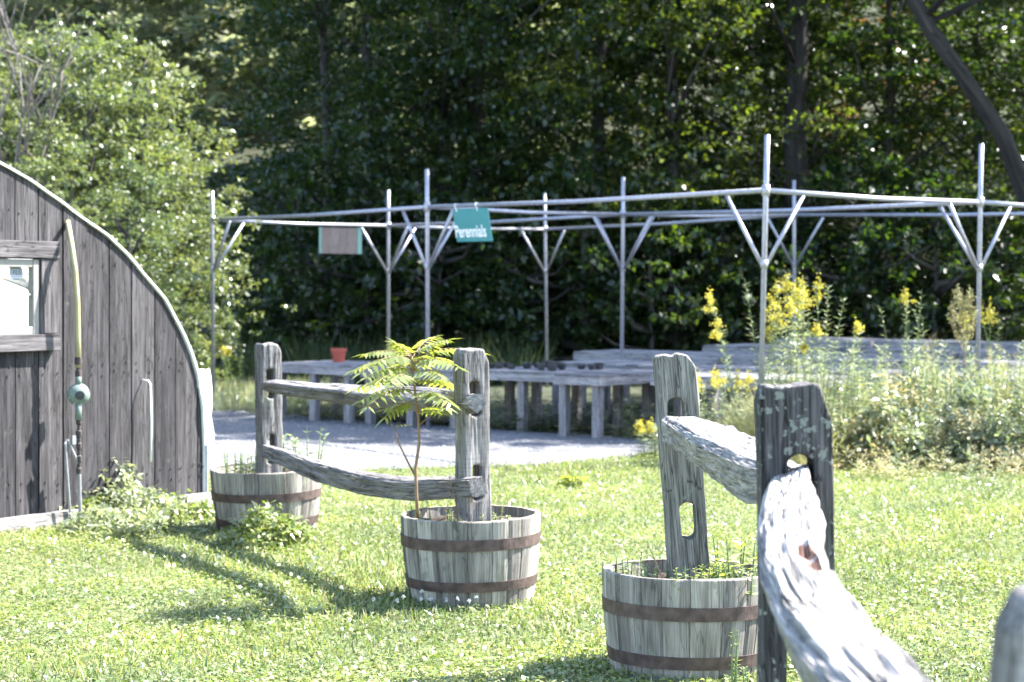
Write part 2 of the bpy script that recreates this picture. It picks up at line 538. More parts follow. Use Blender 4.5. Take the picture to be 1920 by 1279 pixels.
def make_grass():
    parts = []
    A, Bp = G(0, 1000), G(384, 948)
    t = (Bp - A)[:2]; t /= np.linalg.norm(t); nn = np.array([t[1], -t[0]])
    def keep(x, y):
        k = ~in_poly(x, y, gp)
        k &= ~(((x - A[0]) * nn[0] + (y - A[1]) * nn[1] < .02) & ((x - Bp[0]) * t[0] + (y - Bp[1]) * t[1] < .05))
        for (px, py, rr) in [(BAR[0][0], BAR[0][1], .31), (BAR[1][0], BAR[1][1], .31), (BAR[2][0], BAR[2][1], .31)]:
            k &= (x - px) ** 2 + (y - py) ** 2 > rr ** 2
        k &= y < 20.2 + np.clip(x, -9, 9) * .1
        return k
    # blades
    x, y = grass_points(205000, 6.4, 19.5)
    k = keep(x, y); x, y = x[k], y[k]
    pn = patch_noise(x, y, 2.2, 3)
    C = np.stack([x, y, np.zeros_like(x)], 1)
    D = rand_dirs(len(x), RNG, 1.1); D[:, 2] = np.abs(D[:, 2]) + .25
    L = RNG.uniform(.022, .058, len(x)) * (1 + .6 * pn)
    V, Q = kite(C, D, rand_dirs(len(x), RNG), L, L * .13 + .002, .3, .35)
    dry = (RNG.random(len(x)) < .16 + .25 * np.clip(-pn, 0, 1)).astype(int)
    parts.append((V, Q, dry))
    # clover leaves: small broad leaflets held flat
    x, y = grass_points(330000, 6.4, 19.5)
    k = keep(x, y); x, y = x[k], y[k]
    pn = patch_noise(x, y, 2.6, 9)
    k = RNG.random(len(x)) < .62 + .6 * pn; x, y, pn = x[k], y[k], pn[k]
    C = np.stack([x, y, RNG.uniform(.010, .036, len(x)) * (1 + .6 * pn)], 1)
    D = RNG.normal(size=(len(x), 3)); D[:, 2] *= .25
    N = unit(np.array([0, 0, 1.0]) + RNG.normal(size=(len(x), 3)) * .35)
    L = RNG.uniform(.011, .026, len(x)) * (1 + y * .012)
    V, Q = kite(C, D, N, L, L * .85, .12, .6)
    parts.append((V, Q, np.zeros(len(x), int)))
    Vs, Qs, Ms, off = [], [], [], 0
    for V, Q, mi in parts:
        Vs.append(V); Qs.append(Q + off); off += len(V); Ms.append(mi)
    o = np_mesh('grass', np.concatenate(Vs), np.concatenate(Qs), [M['leaf_clover'], M['leaf_dry']], mat_idx=np.concatenate(Ms))
    tag(o, kind='stuff')
    # white clover heads
    n = 130
    x, y = grass_points(n, 7.6, 15)
    k = keep(x, y); x, y = x[k], y[k]
    ex = [(G(px, py)[0], G(px, py)[1]) for px, py in [(700, 1160), (745, 1158), (790, 1148), (808, 1152), (836, 1150), (858, 1152), (880, 1150), (893, 1148), (935, 1143), (585, 1085), (592, 1082), (625, 1112), (545, 1100), (560, 1105), (1285, 1275), (640, 1140), (735, 1143)]]
    x = np.concatenate([x, [e[0] for e in ex]]); y = np.concatenate([y, [e[1] for e in ex]])
    C = np.stack([x, y, RNG.uniform(.06, .11, len(x))], 1)
    per = 14
    Cc = np.repeat(C, per, 0); Dd = rand_dirs(len(Cc), RNG, .5)
    V1, Q1 = kite(Cc, Dd, rand_dirs(len(Cc), RNG), np.full(len(Cc), .014), np.full(len(Cc), .009), .1)
    st = C.copy(); st[:, 2] = 0
    V2, Q2 = kite(st, C - st, rand_dirs(len(st), RNG), C[:, 2], np.full(len(st), .003), .1)
    V, Q, mi = join([(V1, Q1, 0), (V2, Q2, 1)])
    tag(np_mesh('clover_flowers', V, Q, [M['white_petal'], M['leaf_clover']], mat_idx=mi), kind='stuff')

# ------------------------------------------------------------------ barrels
BAR = [P(502, 900, 13.2), P(886, 900, 10.29), P(1291, 1100, 8.44)]
BAR = [np.array([b[0], b[1]]) for b in BAR]

def barrel(i, label, H, rt, rb, bands, soil_z, tilt=(0, 0), sink=0.0):
    x, y = BAR[i]
    root = empty('barrel_planter', (x, y, -sink))
    root.rotation_euler = (tilt[0], tilt[1], 0)
    tag(root, label, 'barrel', 'half barrel planters on the lawn')
    m = MB()
    rr = random.Random(20 + i)
    ws = [rr.uniform(.7, 1.4) for _ in range(21)]
    s = sum(ws); a = rr.uniform(0, 1)
    th = .024
    for w in ws:
        a0, a1 = a, a + 2 * math.pi * w / s
        a = a1
        g = .0006 + rr.random() * .001
        top = H + rr.uniform(-.003, .002)
        dr = rr.uniform(-.003, .003)
        zs = [0, H * .25, H * .5, H * .75, top - .006, top]
        n = 4
        vs, gs, fs = [], [], []
        off = rr.uniform(0, 40)
        for zi, z in enumerate(zs):
            t = z / H
            r = lerp(rb, rt, t) + .010 * math.sin(math.pi * t) + dr
            if zi == 5: r -= .004
            for side in (0, 1):
                for j in range(n + 1):
                    aa = lerp(a0 + g / r, a1 - g / r, j / n)
                    rad = r if side == 0 else r - th
                    if side == 0 and j in (0, n): rad -= .003
                    vs.append((rad * math.cos(aa), rad * math.sin(aa), z))
                    gs.append((z + off, aa * .35 + off * .3, side * .02 + off))
        W = 2 * (n + 1)
        for zi in range(len(zs) - 1):
            for j in range(n):
                p = zi * W + j
                fs.append((p, p + 1, p + 1 + W, p + W))
                q = zi * W + n + 1 + j
                fs.append((q + 1, q, q + W, q + 1 + W))
            p = zi * W; q = zi * W + n + 1
            fs.append((q, p, p + W, q + W))
            p, q = zi * W + n, zi * W + 2 * n + 1
            fs.append((p, q, q + W, p + W))
        tz = (len(zs) - 1) * W
        for j in range(n):
            fs.append((tz + j, tz + j + 1, tz + n + 2 + j, tz + n + 1 + j))
        m.add(vs, fs, gs)
    m.build('staves', M['stave'], root)
    for (z0, z1) in bands:
        hb = MB()
        pr = []
        for z, o_ in ((z0, .0), (z0, .012), (z1, .012), (z1, .0)):
            t = z / H
            pr.append((lerp(rb, rt, t) + .010 * math.sin(math.pi * t) - .003 + o_ * .75, z))
        hb.lathe(pr, 64)
        hb.build('hoop', M['hoop'], root, smooth=False)
    sm = MB()
    r = lerp(rb, rt, soil_z / H) - th - .004
    vs = [(0, 0, soil_z + .02)]
    N = 40
    for k_, f in enumerate((.5, 1.0)):
        for j in range(N):
            aa = 2 * math.pi * j / N
            vs.append((r * f * math.cos(aa), r * f * math.sin(aa), soil_z + rr.uniform(-.015, .02)))
    fs = [(0, 1 + j, 1 + (j + 1) % N) for j in range(N)] + [(1 + j, 1 + N + j, 1 + N + (j + 1) % N, 1 + (j + 1) % N) for j in range(N)]
    sm.add(vs, fs)
    bt = MB(); bt.lathe([(rb - th - .02, .05), (0.001, .05)], 32)
    sm.build('soil', M['soil'], root)
    return root

barrel(0, 'tilted half barrel planter beside the barn with weeds at its foot', .455, .368, .315, [(.26, .315), (.09, .14)], .40, (math.radians(1.0), math.radians(-1.6)), .04)
barrel(1, 'half barrel planter holding the young sapling and a two-rail fence post', .455, .362, .318, [(.305, .362), (.095, .145)], .40, (math.radians(.5), math.radians(-1.3)))
barrel(2, 'half barrel planter nearest the camera with a leaning slotted post and weeds', .435, .368, .325, [(.262, .319), (.060, .113)], .365, (math.radians(-1.2), math.radians(.2)))

# ------------------------------------------------------------------ split-rail fence posts and rails
def noise_disp(co, gc, amt, seed=0.0):
    cr_ = 0.0
    if amt > .0055:
        c1 = abs(mnoise.noise(Vector((gc[0] * .7 + seed * 3, gc[1] * 26, gc[2] * 26))))
        cr_ = -1.0 * max(0, 1 - c1 / .06)
        c2 = abs(mnoise.noise(Vector((gc[0] * 1.6 + seed * 5, gc[1] * 60, gc[2] * 60))))
        cr_ -= .5 * max(0, 1 - c2 / .12)
    v = Vector((gc[0] * 3.0 + seed, gc[1] * 34, gc[2] * 34))
    w = Vector((gc[0] * 9.0 + seed, gc[1] * 90, gc[2] * 90))
    u = Vector((gc[0] * 5 + seed, gc[1] * 7, gc[2] * 7))
    return amt * (cr_ + .9 * mnoise.noise(v) + .45 * mnoise.noise(w) + .8 * mnoise.noise(u))

def post(label, xy, rz, lean, w, th, z0, z1, holes, mat, cham=((.02, .03), (.03, .06)), seed=0, wtop=1.0, vox=.0065, amt=.0045):
    cu = bpy.data.curves.new('tmp', 'CURVE')
    cu.dimensions = '2D'; cu.fill_mode = 'BOTH'; cu.extrude = th / 2 - .004; cu.bevel_depth = .004; cu.bevel_resolution = 1
    hw = w / 2
    H = z1 - z0
    def spl(pts):
        s = cu.splines.new('POLY'); s.points.add(len(pts) - 1); s.use_cyclic_u = True
        for p_, q in zip(s.points, pts): p_.co = (q[0], q[1], 0, 1)
    rr = random.Random(seed)
    (lx, lz), (rx, rz_) = cham
    left = [(-hw * lerp(1, wtop, t) + rr.uniform(-.003, .003), t * (H - lz)) for t in np.linspace(0, 1, 9)]
    right = [(hw * lerp(1, wtop, t) + rr.uniform(-.003, .003), t * (H - rz_)) for t in np.linspace(1, 0, 9)]
    tl, tr_ = -hw * wtop + lx, hw * wtop - rx
    top = [(lerp(tl, tr_, t), H + rr.uniform(-.006, .006) - (0 if 0 < t < 1 else .003)) for t in np.linspace(0, 1, 7)]
    spl(left + top + right)
    for (zc, hh, hwid, off) in holes:
        zc -= z0
        pts = []
        for k_ in range(24):
            a = 2 * math.pi * k_ / 24
            r = hwid / 2
            zz = (hh / 2 - r) * (1 if math.sin(a) > 0 else -1)
            pinch = 1 - .16 * math.exp(-((k_ % 12) - 0) ** 2 / 2) - .16 * math.exp(-((k_ % 12) - 12) ** 2 / 2)
            pts.append((off + r * math.cos(a) * pinch + rr.uniform(-.002, .002), zc + zz + r * math.sin(a)))
        spl(pts[::-1])
    ob = bpy.data.objects.new('tmp', cu)
    COL.objects.link(ob)
    bpy.context.view_layer.update()
    me = bpy.data.meshes.new_from_object(ob.evaluated_get(bpy.context.evaluated_depsgraph_get()))
    bpy.data.objects.remove(ob); bpy.data.curves.remove(cu)
    ob = bpy.data.objects.new('tmp', me); COL.objects.link(ob)
    rm = ob.modifiers.new('r', 'REMESH'); rm.mode = 'VOXEL'; rm.voxel_size = vox
    bpy.context.view_layer.update()
    me2 = bpy.data.meshes.new_from_object(ob.evaluated_get(bpy.context.evaluated_depsgraph_get()))
    bpy.data.objects.remove(ob); bpy.data.meshes.remove(me)
    me2.name = 'fence_post'
    n_ = len(me2.vertices)
    co = np.zeros(n_ * 3, np.float32); me2.vertices.foreach_get('co', co); co = co.reshape(-1, 3)
    nr = np.zeros(n_ * 3, np.float32); me2.vertices.foreach_get('normal', nr); nr = nr.reshape(-1, 3)
    # curve plane (x, y=height, z=thickness) -> (x, -z, height)
    gc = np.stack([co[:, 1] + seed * 3.1, co[:, 0] + seed, co[:, 2] + seed * .7], 1)
    d = np.array([noise_disp(None, g, amt, seed) for g in gc])
    co = co + nr * d[:, None]
    out = np.stack([co[:, 0], -co[:, 2], co[:, 1]], 1)
    me2.vertices.foreach_set('co', out.astype(np.float32).ravel())
    at = me2.attributes.new('gc', 'FLOAT_VECTOR', 'POINT'); at.data.foreach_set('vector', gc.astype(np.float32).ravel())
    me2.polygons.foreach_set('use_smooth', np.ones(len(me2.polygons), bool))
    me2.materials.clear(); me2.materials.append(mat)
    me2.update()
    ob = link(bpy.data.objects.new('fence_post', me2))
    ob.location = (xy[0], xy[1], z0)
    ob.rotation_euler = (lean[0], lean[1], rz)
    tag(ob, label, 'fence post', 'slotted posts of the split rail fence')
    return ob

GRP_RAIL = 'weathered rails of the split rail fence'
def rail(label, stations, mat, sect, seed=0, amt=.010, n_len=150, roll=0.0, rot=None):
    """stations: list of (point, width, height); sect: list of unit section points"""
    pts = np.array([s[0] for s in stations]); ws = np.array([s[1] for s in stations]); hs = np.array([s[2] for s in stations])
    cum = np.concatenate([[0], np.cumsum(np.linalg.norm(np.diff(pts, axis=0), axis=1))])
    tt = np.linspace(0, cum[-1], n_len)
    # smooth interpolation (catmull-like through numpy)
    def sm(vals):
        v = np.interp(tt, cum, vals)
        kk = max(3, n_len // 12) | 1
        pad = kk // 2
        lo, hi = 2 * v[0] - v[1:pad + 1][::-1], 2 * v[-1] - v[-pad - 1:-1][::-1]
        return np.convolve(np.concatenate([lo, v, hi]), np.ones(kk) / kk, 'valid')
    px = np.stack([sm(pts[:, i]) for i in range(3)], 1)
    w, h = sm(ws), sm(hs)
    m = MB()
    ns = 13
    ring = []
    k_ = len(sect)
    for i in range(k_):
        a, b_ = np.array(sect[i]), np.array(sect[(i + 1) % k_])
        for j in range(ns): ring.append(lerp(a, b_, j / ns))
    ring = np.array(ring); nr = len(ring)
    rad = unit(ring)
    vs, gs = [], []
    for i in range(n_len):
        t = px[min(i + 1, n_len - 1)] - px[max(i - 1, 0)]
        t = t / np.linalg.norm(t)
        s = np.cross(t, [0, 0, 1]); s /= np.linalg.norm(s)
        u = np.cross(s, t)
        rl = roll + .25 * math.sin(tt[i] * 1.1 + seed)
        s, u = s * math.cos(rl) + u * math.sin(rl), -s * math.sin(rl) + u * math.cos(rl)
        for j in range(nr):
            q = ring[j] * np.array([w[i], h[i]]) * .5
            g = (tt[i] + seed * 7, q[0] + seed, q[1] + seed * .6)
            d = noise_disp(None, g, amt, seed)
            q = q + rad[j] * d
            vs.append(px[i] + s * q[0] + u * q[1]); gs.append(g)
    fs = []
    for i in range(n_len - 1):
        for j in range(nr):
            a, b_ = i * nr + j, i * nr + (j + 1) % nr
            fs.append((a, a + nr, b_ + nr, b_))
    fs.append(tuple(range(nr))); fs.append(tuple(reversed([(n_len - 1) * nr + j for j in range(nr)])))
    m.add(vs, fs, gs)
    me_o = m.build('fence_rail', [mat, M['rot']], smooth=True)
    if rot is not None:
        idx = np.zeros(len(me_o.data.polygons), np.int32)
        for p_ in me_o.data.polygons:
            if min(np.linalg.norm((np.array(p_.center) - c_) / np.array([1, 2.2, 1.4])) for c_ in rot) < .024 + .010 * mnoise.noise(p_.center * 40): idx[p_.index] = 1
        me_o.data.polygons.foreach_set('material_index', idx)
        for v in me_o.data.vertices:
            for c_ in rot:
                d_ = np.linalg.norm((np.array(v.co) - c_) / np.array([1, 2.2, 1.4]))
                v.co.z -= .035 * max(0, 1 - d_ / .035)
    me_o.data.set_sharp_from_angle(angle=math.radians(32))
    tag(me_o, label, 'fence rail', GRP_RAIL)
    return me_o

A1 = math.radians(28.6)
p0 = P(505, 880, 12.98); p1 = P(889, 960, 10.12); p2 = P(1296, 1085, 8.47); p3 = P(1508, 1000, 4.96); p4 = P(1938, 1279, 2.6)
post('weathered post with two slots standing in the tilted barrel beside the barn', p0[:2], A1, (0, math.radians(-.6)), .140, .115, .30, 1.242,
     [(.985, .205, .078, -.006), (.56, .205, .078, -.006)], M['post'], ((.008, .012), (.026, .05)), 1)
post('grey chamfered post with rail ends poking through, beside the sapling', p1[:2], A1, (0, math.radians(-1.3)), .140, .115, .30, 1.312,
     [(1.062, .19, .080, -.008), (.635, .19, .080, -.004)], M['post'], ((.016, .03), (.024, .07)), 2)
post('leaning greenish grey post with an open lower slot in the nearest barrel', p2[:2], 0, (math.radians(1), math.radians(-4.6)), .166, .11, .30, 1.349,
     [(1.075, .205, .085, -.010), (.645, .165, .082, .006)], M['post_green'], ((.006, .01), (.03, .055)), 3)
post('dark nearly black post with pale lichen patches, thick rail through its slot', p3[:2], 0, (0, math.radians(-1.2)), .174, .115, -.1, 1.395,
     [(1.135, .20, .088, .008), (.70, .19, .085, 0)], M['post_dark'], ((.012, .03), (.032, .09)), 4, vox=.0055)
post('out of focus post top cut off by the lower right corner of the view', p4[:2], 0, (0, math.radians(2)), .17, .11, -.1, 1.245,
     [(1.0, .2, .08, 0), (.6, .2, .08, 0)], M['post'], ((.022, .05), (.03, .06)), 5)

SPLIT = [(-1, -.6), (.25, -1), (1, .1), (.55, 1), (-.75, .75)]
UPPER = [(-1, -.35), (.15, -1), (.55, -.75), (1, .05), (.95, .25), (-.35, 1), (-.8, .9)]
SLABV = [(-.9, -.8), (.5, -1), (.95, -.8), (1, .75), (.7, .95), (-.8, 1)]
SLAB = [(-1, -.9), (.9, -1), (1, .7), (.6, 1), (-1, .9)]
rail('upper rail from the tilted barrel post behind the sapling', [
    (P(499, 722, 12.88), .085, .075), (P(520, 725, 12.6), .13, .10), (P(600, 735, 12.1), .16, .115), (P(700, 743, 11.4), .17, .13),
    (P(800, 750, 10.75), .16, .13), (P(850, 755, 10.35), .10, .11), (P(870, 757, 10.1), .09, .10), (P(894, 757, 9.9), .095, .095)], M['rail'], UPPER, 1, roll=0, amt=.006)
rail('lower sagging rail from the tilted barrel post to the sapling barrel', [
    (P(500, 846, 12.88), .07, .085), (P(530, 858, 12.5), .085, .10), (P(600, 884, 11.9), .10, .12), (P(690, 908, 11.3), .10, .125), (P(760, 917, 10.8), .10, .12),
    (P(845, 915, 10.35), .08, .11), (P(870, 914, 10.1), .085, .105), (P(897, 913, 9.9), .09, .10)], M['rail'], SLABV, 2, roll=0, amt=.006)
rail('cracked grey rail bridging the leaning post and the dark post', [
    (P(1266, 802, 8.30), .12, .10), (P(1300, 818, 7.6), .135, .115), (P(1350, 846, 6.7), .145, .125), (P(1400, 876, 5.95), .14, .135), (P(1440, 904, 5.45), .12, .125), (P(1490, 905, 5.02), .08, .08)],
    M['rail_pale'], SLAB, 3, amt=.006, roll=-.05)
rail('thick bleached rail running from the dark post towards the camera', [
    (P(1500, 890, 5.06), .05, .05), (P(1492, 905, 4.93), .085, .08), (P(1487, 935, 4.82), .12, .11), (P(1480, 1000, 4.5), .125, .12), (P(1488, 1085, 4.15), .13, .14), (P(1525, 1165, 3.8), .135, .14),
    (P(1588, 1265, 3.42), .145, .15), (P(1700, 1400, 3.0), .15, .14), (P(1930, 1640, 2.58), .09, .08)], M['rail_pale'], SLAB, 4, amt=.0085, n_len=280, roll=-.1, rot=[P(1512, 1085, 4.12) + np.array([0, 0, .05]), P(1546, 1128, 3.95) + np.array([0, 0, .055]), P(1530, 1100, 4.02) + np.array([0, 0, .055])])

# ------------------------------------------------------------------ weathered hoop shed
A3, B3 = G(0, 1000), G(384, 948)
T2 = (B3 - A3)[:2]; T2 = T2 / np.linalg.norm(T2)
N2 = np.array([T2[1], -T2[0]])
def Wu(x, y):
    r = ray(x, y); k_ = (A3[:2] @ N2) / (r[:2] @ N2)
    p = np.array([0, 0, EYE]) + r * k_
    return float((p[:2] - A3[:2]) @ T2), float(p[2])
def Wp(u, z, off=0.0):
    q = A3[:2] + T2 * u + N2 * off
    return (q[0], q[1], z)
arch_px = [(0, 309), (50, 337), (100, 372), (150, 409), (200, 444), (238, 480), (277, 528), (306, 562), (335, 615), (354, 658), (368, 702), (377, 762), (380, 830), (381, 955)]
AU, AZ = zip(*[Wu(*p_) for p_ in arch_px])
AU, AZ = list(AU), list(AZ)
AZ[-1] = 0.0
UC = -.95
# continue to the apex and mirror
apex = [(UC, AZ[0] + .19), (UC + .35, AZ[0] + .175), (UC + .7, AZ[0] + .095)]
half = apex + list(zip(AU, AZ))
full = [(2 * UC - u, z) for u, z in half[:0:-1]] + half
FU = np.array([p_[0] for p_ in full]); FZ = np.array([p_[1] for p_ in full])
def arch_z(u):
    return float(np.interp(u, FU, FZ))
UR = AU[-1]; UL = 2 * UC - UR

shed = empty('garden_shed', Wp(UC, 0))
tag(shed, 'arched weathered board shed with a white plastic roof edge', 'shed')
def rel(o):
    o.parent = shed
    o.matrix_parent_inverse = Matrix.Translation(-Vector(shed.location))
    return o

# window opening (u range, z range)
wu1, wz1 = Wu(70, 486); _, wz0 = Wu(66, 628)
wu0 = wu1 - .95
def board_run(m, u0, u1, zlo, ztop, t0, t1):
    """a board between u0..u1, offsets t0 (back) .. t1 (front)"""
    us = np.linspace(u0, u1, 4)
    tops = [ztop if ztop is not None else max(.02, arch_z(u)) for u in us]
    if max(tops) <= zlo + .03: return
    off = random.uniform(0, 60)
    vs, gs, fs = [], [], []
    for s_, tt_ in ((0, t1), (1, t0)):
        for j, u in enumerate(us):
            for z in (zlo, max(zlo + .001, tops[j])):
                vs.append(Wp(u, z, tt_)); gs.append((z + off, u + off * .3, tt_ + off))
    n_ = 8
    for j in range(3):
        a = 2 * j
        fs.append((a, a + 2, a + 3, a + 1)); fs.append((n_ + a, n_ + a + 1, n_ + a + 3, n_ + a + 2))
        fs.append((a + 1, a + 3, n_ + a + 3, n_ + a + 1)); fs.append((a, n_ + a, n_ + a + 2, a + 2))
    fs.append((0, 1, n_ + 1, n_)); fs.append((6, n_ + 6, n_ + 7, 7))
    m.add(vs, fs, gs)
edges = [Wu(x, 700)[0] for x in (28, 72, 118, 163, 205, 247, 290, 330, 371)] + [UR + .0]
e = edges[0]
while e > UL:
    e -= random.uniform(.2, .235); edges.insert(0, max(e, UL))
wall = MB()
for a, b_ in zip(edges[:-1], edges[1:]):
    if b_ - a < .02: continue
    t1 = random.uniform(-.004, .006); g = random.choice([.003, .005, .007])
    def segs(a2, b2, lo, hi):
        board_run(wall, a2 + g, b2 - g, lo, hi, t1 - .022, t1)
    if b_ <= wu0 or a >= wu1:
        segs(a, b_, .06, None)
    else:
        segs(a, b_, .06, wz0); segs(a, b_, wz1, None)
        if a < wu0 - .02: segs(a, wu0 + g, wz0 + .001, wz1 - .001)
        if b_ > wu1 + .02: segs(wu1 - g, b_, wz0 + .001, wz1 - .001)
wall.mi = 1
for a, b_ in zip(edges[:-1], edges[1:]):
    for zz_ in (.22, .30, 1.02, 1.09, 1.75, 2.1):
        for f_ in (.25, .75):
            u = lerp(a, b_, f_) + random.uniform(-.015, .015); z = zz_ + random.uniform(-.02, .02)
            if z > arch_z(u) - .08 or (wu0 - .2 < u < wu1 + .2 and wz0 - .2 < z < wz1 + .2): continue
            wall.box(Wp(u, z, .006), (.009, .006, .009), math.atan2(T2[1], T2[0]))
rel(wall.build('board_wall', [M['board'], M['rusty']]))
back = MB()
for a, b_ in zip(np.linspace(UL, UR - .02, 40)[:-1], np.linspace(UL, UR - .02, 40)[1:]):
    if b_ <= wu0 or a >= wu1: board_run(back, a, b_, .0, None, -.045, -.026)
    else:
        board_run(back, a, b_, .0, wz0, -.045, -.026); board_run(back, a, b_, wz1, None, -.045, -.026)
        if a < wu0 < b_: board_run(back, a, wu0, wz0, wz1, -.045, -.026)
        if a < wu1 < b_: board_run(back, wu1, b_, wz0, wz1, -.045, -.026)
rel(back.build('gap_shade_backing', M['dark']))  # added dark sheet, stops interior light so the board gaps look shaded
# roof shell: white film over hoops, running back from the wall
roof = MB()
LEN = 7.0
ks = np.linspace(-.045, -LEN, 9)
samp = []
for i in range(len(full) - 1):
    for j in range(3): samp.append((lerp(full[i][0], full[i + 1][0], j / 3), lerp(full[i][1], full[i + 1][1], j / 3)))
samp.append(full[-1])
vs = []
for o_ in ks:
    for (u, z) in samp:
        s = 1 + .012
        vs.append(Wp(UC + (u - UC) * s, z * s + .002, o_))
nS = len(samp)
fs = [(i * nS + j, i * nS + j + 1, (i + 1) * nS + j + 1, (i + 1) * nS + j) for i in range(len(ks) - 1) for j in range(nS - 1)]
fs.append(tuple((len(ks) - 1) * nS + j for j in range(nS)))
roof.add(vs, fs)
rel(roof.build('roof', M['film'], smooth=True))
trim = MB()
rr = random.Random(4)
vs = []
prof = [(.002, .020), (.015, .022), (.020, -.06), (.0, -.065)]
for i, (u, z) in enumerate(samp):
    q0 = samp[max(i - 1, 0)]; q1 = samp[min(i + 1, nS - 1)]
    dx, dz = q1[0] - q0[0], q1[1] - q0[1]
    l_ = math.hypot(dx, dz) or 1
    nx, nz_ = -dz / l_, dx / l_
    wv = rr.uniform(-.0025, .0025)
    for (o_, f_) in prof:
        vs.append(Wp(u + nx * (o_ + wv), max(0.0, z + nz_ * (o_ + wv)), f_))
fs = []
for i in range(nS - 1):
    for j in range(4):
        a, b_ = i * 4 + j, i * 4 + (j + 1) % 4
        fs.append((a, b_, b_ + 4, a + 4))
trim.add(vs, fs)
rel(trim.build('roof_edge', M['white']))
hp = MB()
for o_ in (-1.2, -2.6, -4.0):
    hp.tube([Wp(UC + (u - UC) * .99, max(0, z * .99), o_) for (u, z) in samp[::2]], .022, 6)
hp.tube([Wp(UR - .55, 1.35, -.25), Wp(UR - .9, 2.05, -2.6)], .022, 6)
rel(hp.build('hoop_frame', M['thinpipe']))
# side pipe inside the right edge + sill beam
sp = MB(); sp.tube([Wp(UR + .012, .0, .02), Wp(UR + .012, .45, .02)], .012, 8)
rel(sp.build('edge_pipe', M['thinpipe']))
def wall_box(m, u0, u1, z0, z1, o0, o1, axis=0, bev=.004):
    c = Wp((u0 + u1) / 2, (z0 + z1) / 2, (o0 + o1) / 2)
    m.box(c, (u1 - u0, abs(o1 - o0), z1 - z0), math.atan2(T2[1], T2[0]), axis, bev)
sb = MB()
wall_box(sb, UL, UR + .01, -.05, .10, .010, .075)
rel(sb.build('sill_beam', M['rail_pale']))
win = empty('window', Wp((wu0 + wu1) / 2, wz0))
rel(win)
def wrel(o):
    o.parent = win
    o.matrix_parent_inverse = Matrix.Translation(-Vector(win.location))
    return o
lm = MB()
zt = Wu(60, 452)[1]; zb = Wu(60, 484)[1]; ue = Wu(104, 470)[0]
wall_box(lm, wu0 - .17, ue, zb, zt, .008, .045)
wrel(lm.build('lintel', M['trimwood']))
sm_ = MB()
zt2 = Wu(60, 627)[1]; zb2 = Wu(60, 658)[1]
wall_box(sm_, wu0 - .17, Wu(102, 640)[0], zb2, zt2, .008, .06)
wrel(sm_.build('sill', M['trimwood']))
for jn in (0,):
    jm = MB()
    wall_box(jm, wu1 + .004, ue - .004, zt2 + .003, zb - .003, .009, .032, axis=2)
    wrel(jm.build('side_casing', M['trimwood']))
    jm = MB()
    wall_box(jm, wu0 - .165, wu0 - .004, zt2 + .003, zb - .003, .009, .032, axis=2)
    wrel(jm.build('side_casing', M['trimwood']))
fm = MB()
fw = .055
wall_box(fm, wu1 - fw, wu1 - .002, wz0 + .002, wz1 - .002, -.03, .02)
wall_box(fm, wu0 + .002, wu0 + fw, wz0 + .002, wz1 - .002, -.03, .02)
wall_box(fm, wu0 + fw + .001, wu1 - fw - .001, wz1 - fw, wz1 - .002, -.029, .018)
wall_box(fm, wu0 + fw + .001, wu1 - fw - .001, wz0 + .002, wz0 + fw, -.029, .018)
zm = Wu(40, 553)[1]
wall_box(fm, wu0 + fw + .001, wu1 - fw - .001, zm - .009, zm + .009, -.024, .008)
wrel(fm.build('frame', M['frame']))
pn = MB()
wall_box(pn, wu0 + fw - .01, wu1 - fw + .01, wz0 + fw - .01, wz1 - fw + .01, -.018, -.014, bev=0)
wrel(pn.build('pane', M['glass']))
# octagonal sticker on the pane
su, sz = Wu(33, 511)
su2 = Wu(47, 511)[0]
def octo(m, r, off, zlo=-9, zhi=9, sx=1.0):
    pts = []
    for k_ in range(8):
        a = math.pi / 8 + k_ * math.pi / 4
        pts.append((r * math.cos(a) * sx, r * math.sin(a)))
    # clip to z band
    def clip(poly, lim, sgn):
        out = []
        for i in range(len(poly)):
            a, b_ = poly[i], poly[(i + 1) % len(poly)]
            ia, ib = sgn * a[1] <= sgn * lim, sgn * b_[1] <= sgn * lim
            if ia: out.append(a)
            if ia != ib:
                t = (lim - a[1]) / (b_[1] - a[1]); out.append((lerp(a[0], b_[0], t), lim))
        return out
    pts = [(x * SXS, z) for x, z in clip(clip(pts, zhi, 1), zlo, -1)]
    m.add([Wp(su + x, sz + z, off) for x, z in pts], [tuple(range(len(pts)))])
R_ = .052
SXS = (su2 - su) / .052
st = MB()
octo(st, R_, -.0125)
st.mi = 1
for lo, hi in ((.78, 1), (.50, .64), (-.64, -.50), (-1, -.78)):
    octo(st, R_ * .97, -.0118, lo * R_ * .92, hi * R_ * .92)
def text_mesh(body, size, mat, name, xf, sx=1.0, parent=None, shear=0.0, bold=0.0):
    cu = bpy.data.curves.new('txt', 'FONT'); cu.body = body; cu.size = size; cu.align_x = 'CENTER'; cu.shear = shear
    cu.extrude = .0; cu.offset = bold
    ob = bpy.data.objects.new('txt', cu); COL.objects.link(ob)
    bpy.context.view_layer.update()
    me = bpy.data.meshes.new_from_object(ob.evaluated_get(bpy.context.evaluated_depsgraph_get()))
    bpy.data.objects.remove(ob); bpy.data.curves.remove(cu)
    for v in me.vertices: v.co = Vector(xf(v.co.x * sx, v.co.y))
    me.materials.clear(); me.materials.append(mat); me.name = name
    return link(bpy.data.objects.new(name, me), parent)
stk = wrel(st.build('sticker', [M['sticker_white'], M['sticker_blue']]))
tx = text_mesh('FLS', .040, M['sticker_blue'], 'sticker_lettering', lambda x, y: Wp(su + x * SXS, sz + y - .014, -.0112), 1.0, None, .2)
wrel(tx)
stk.name = 'sticker'

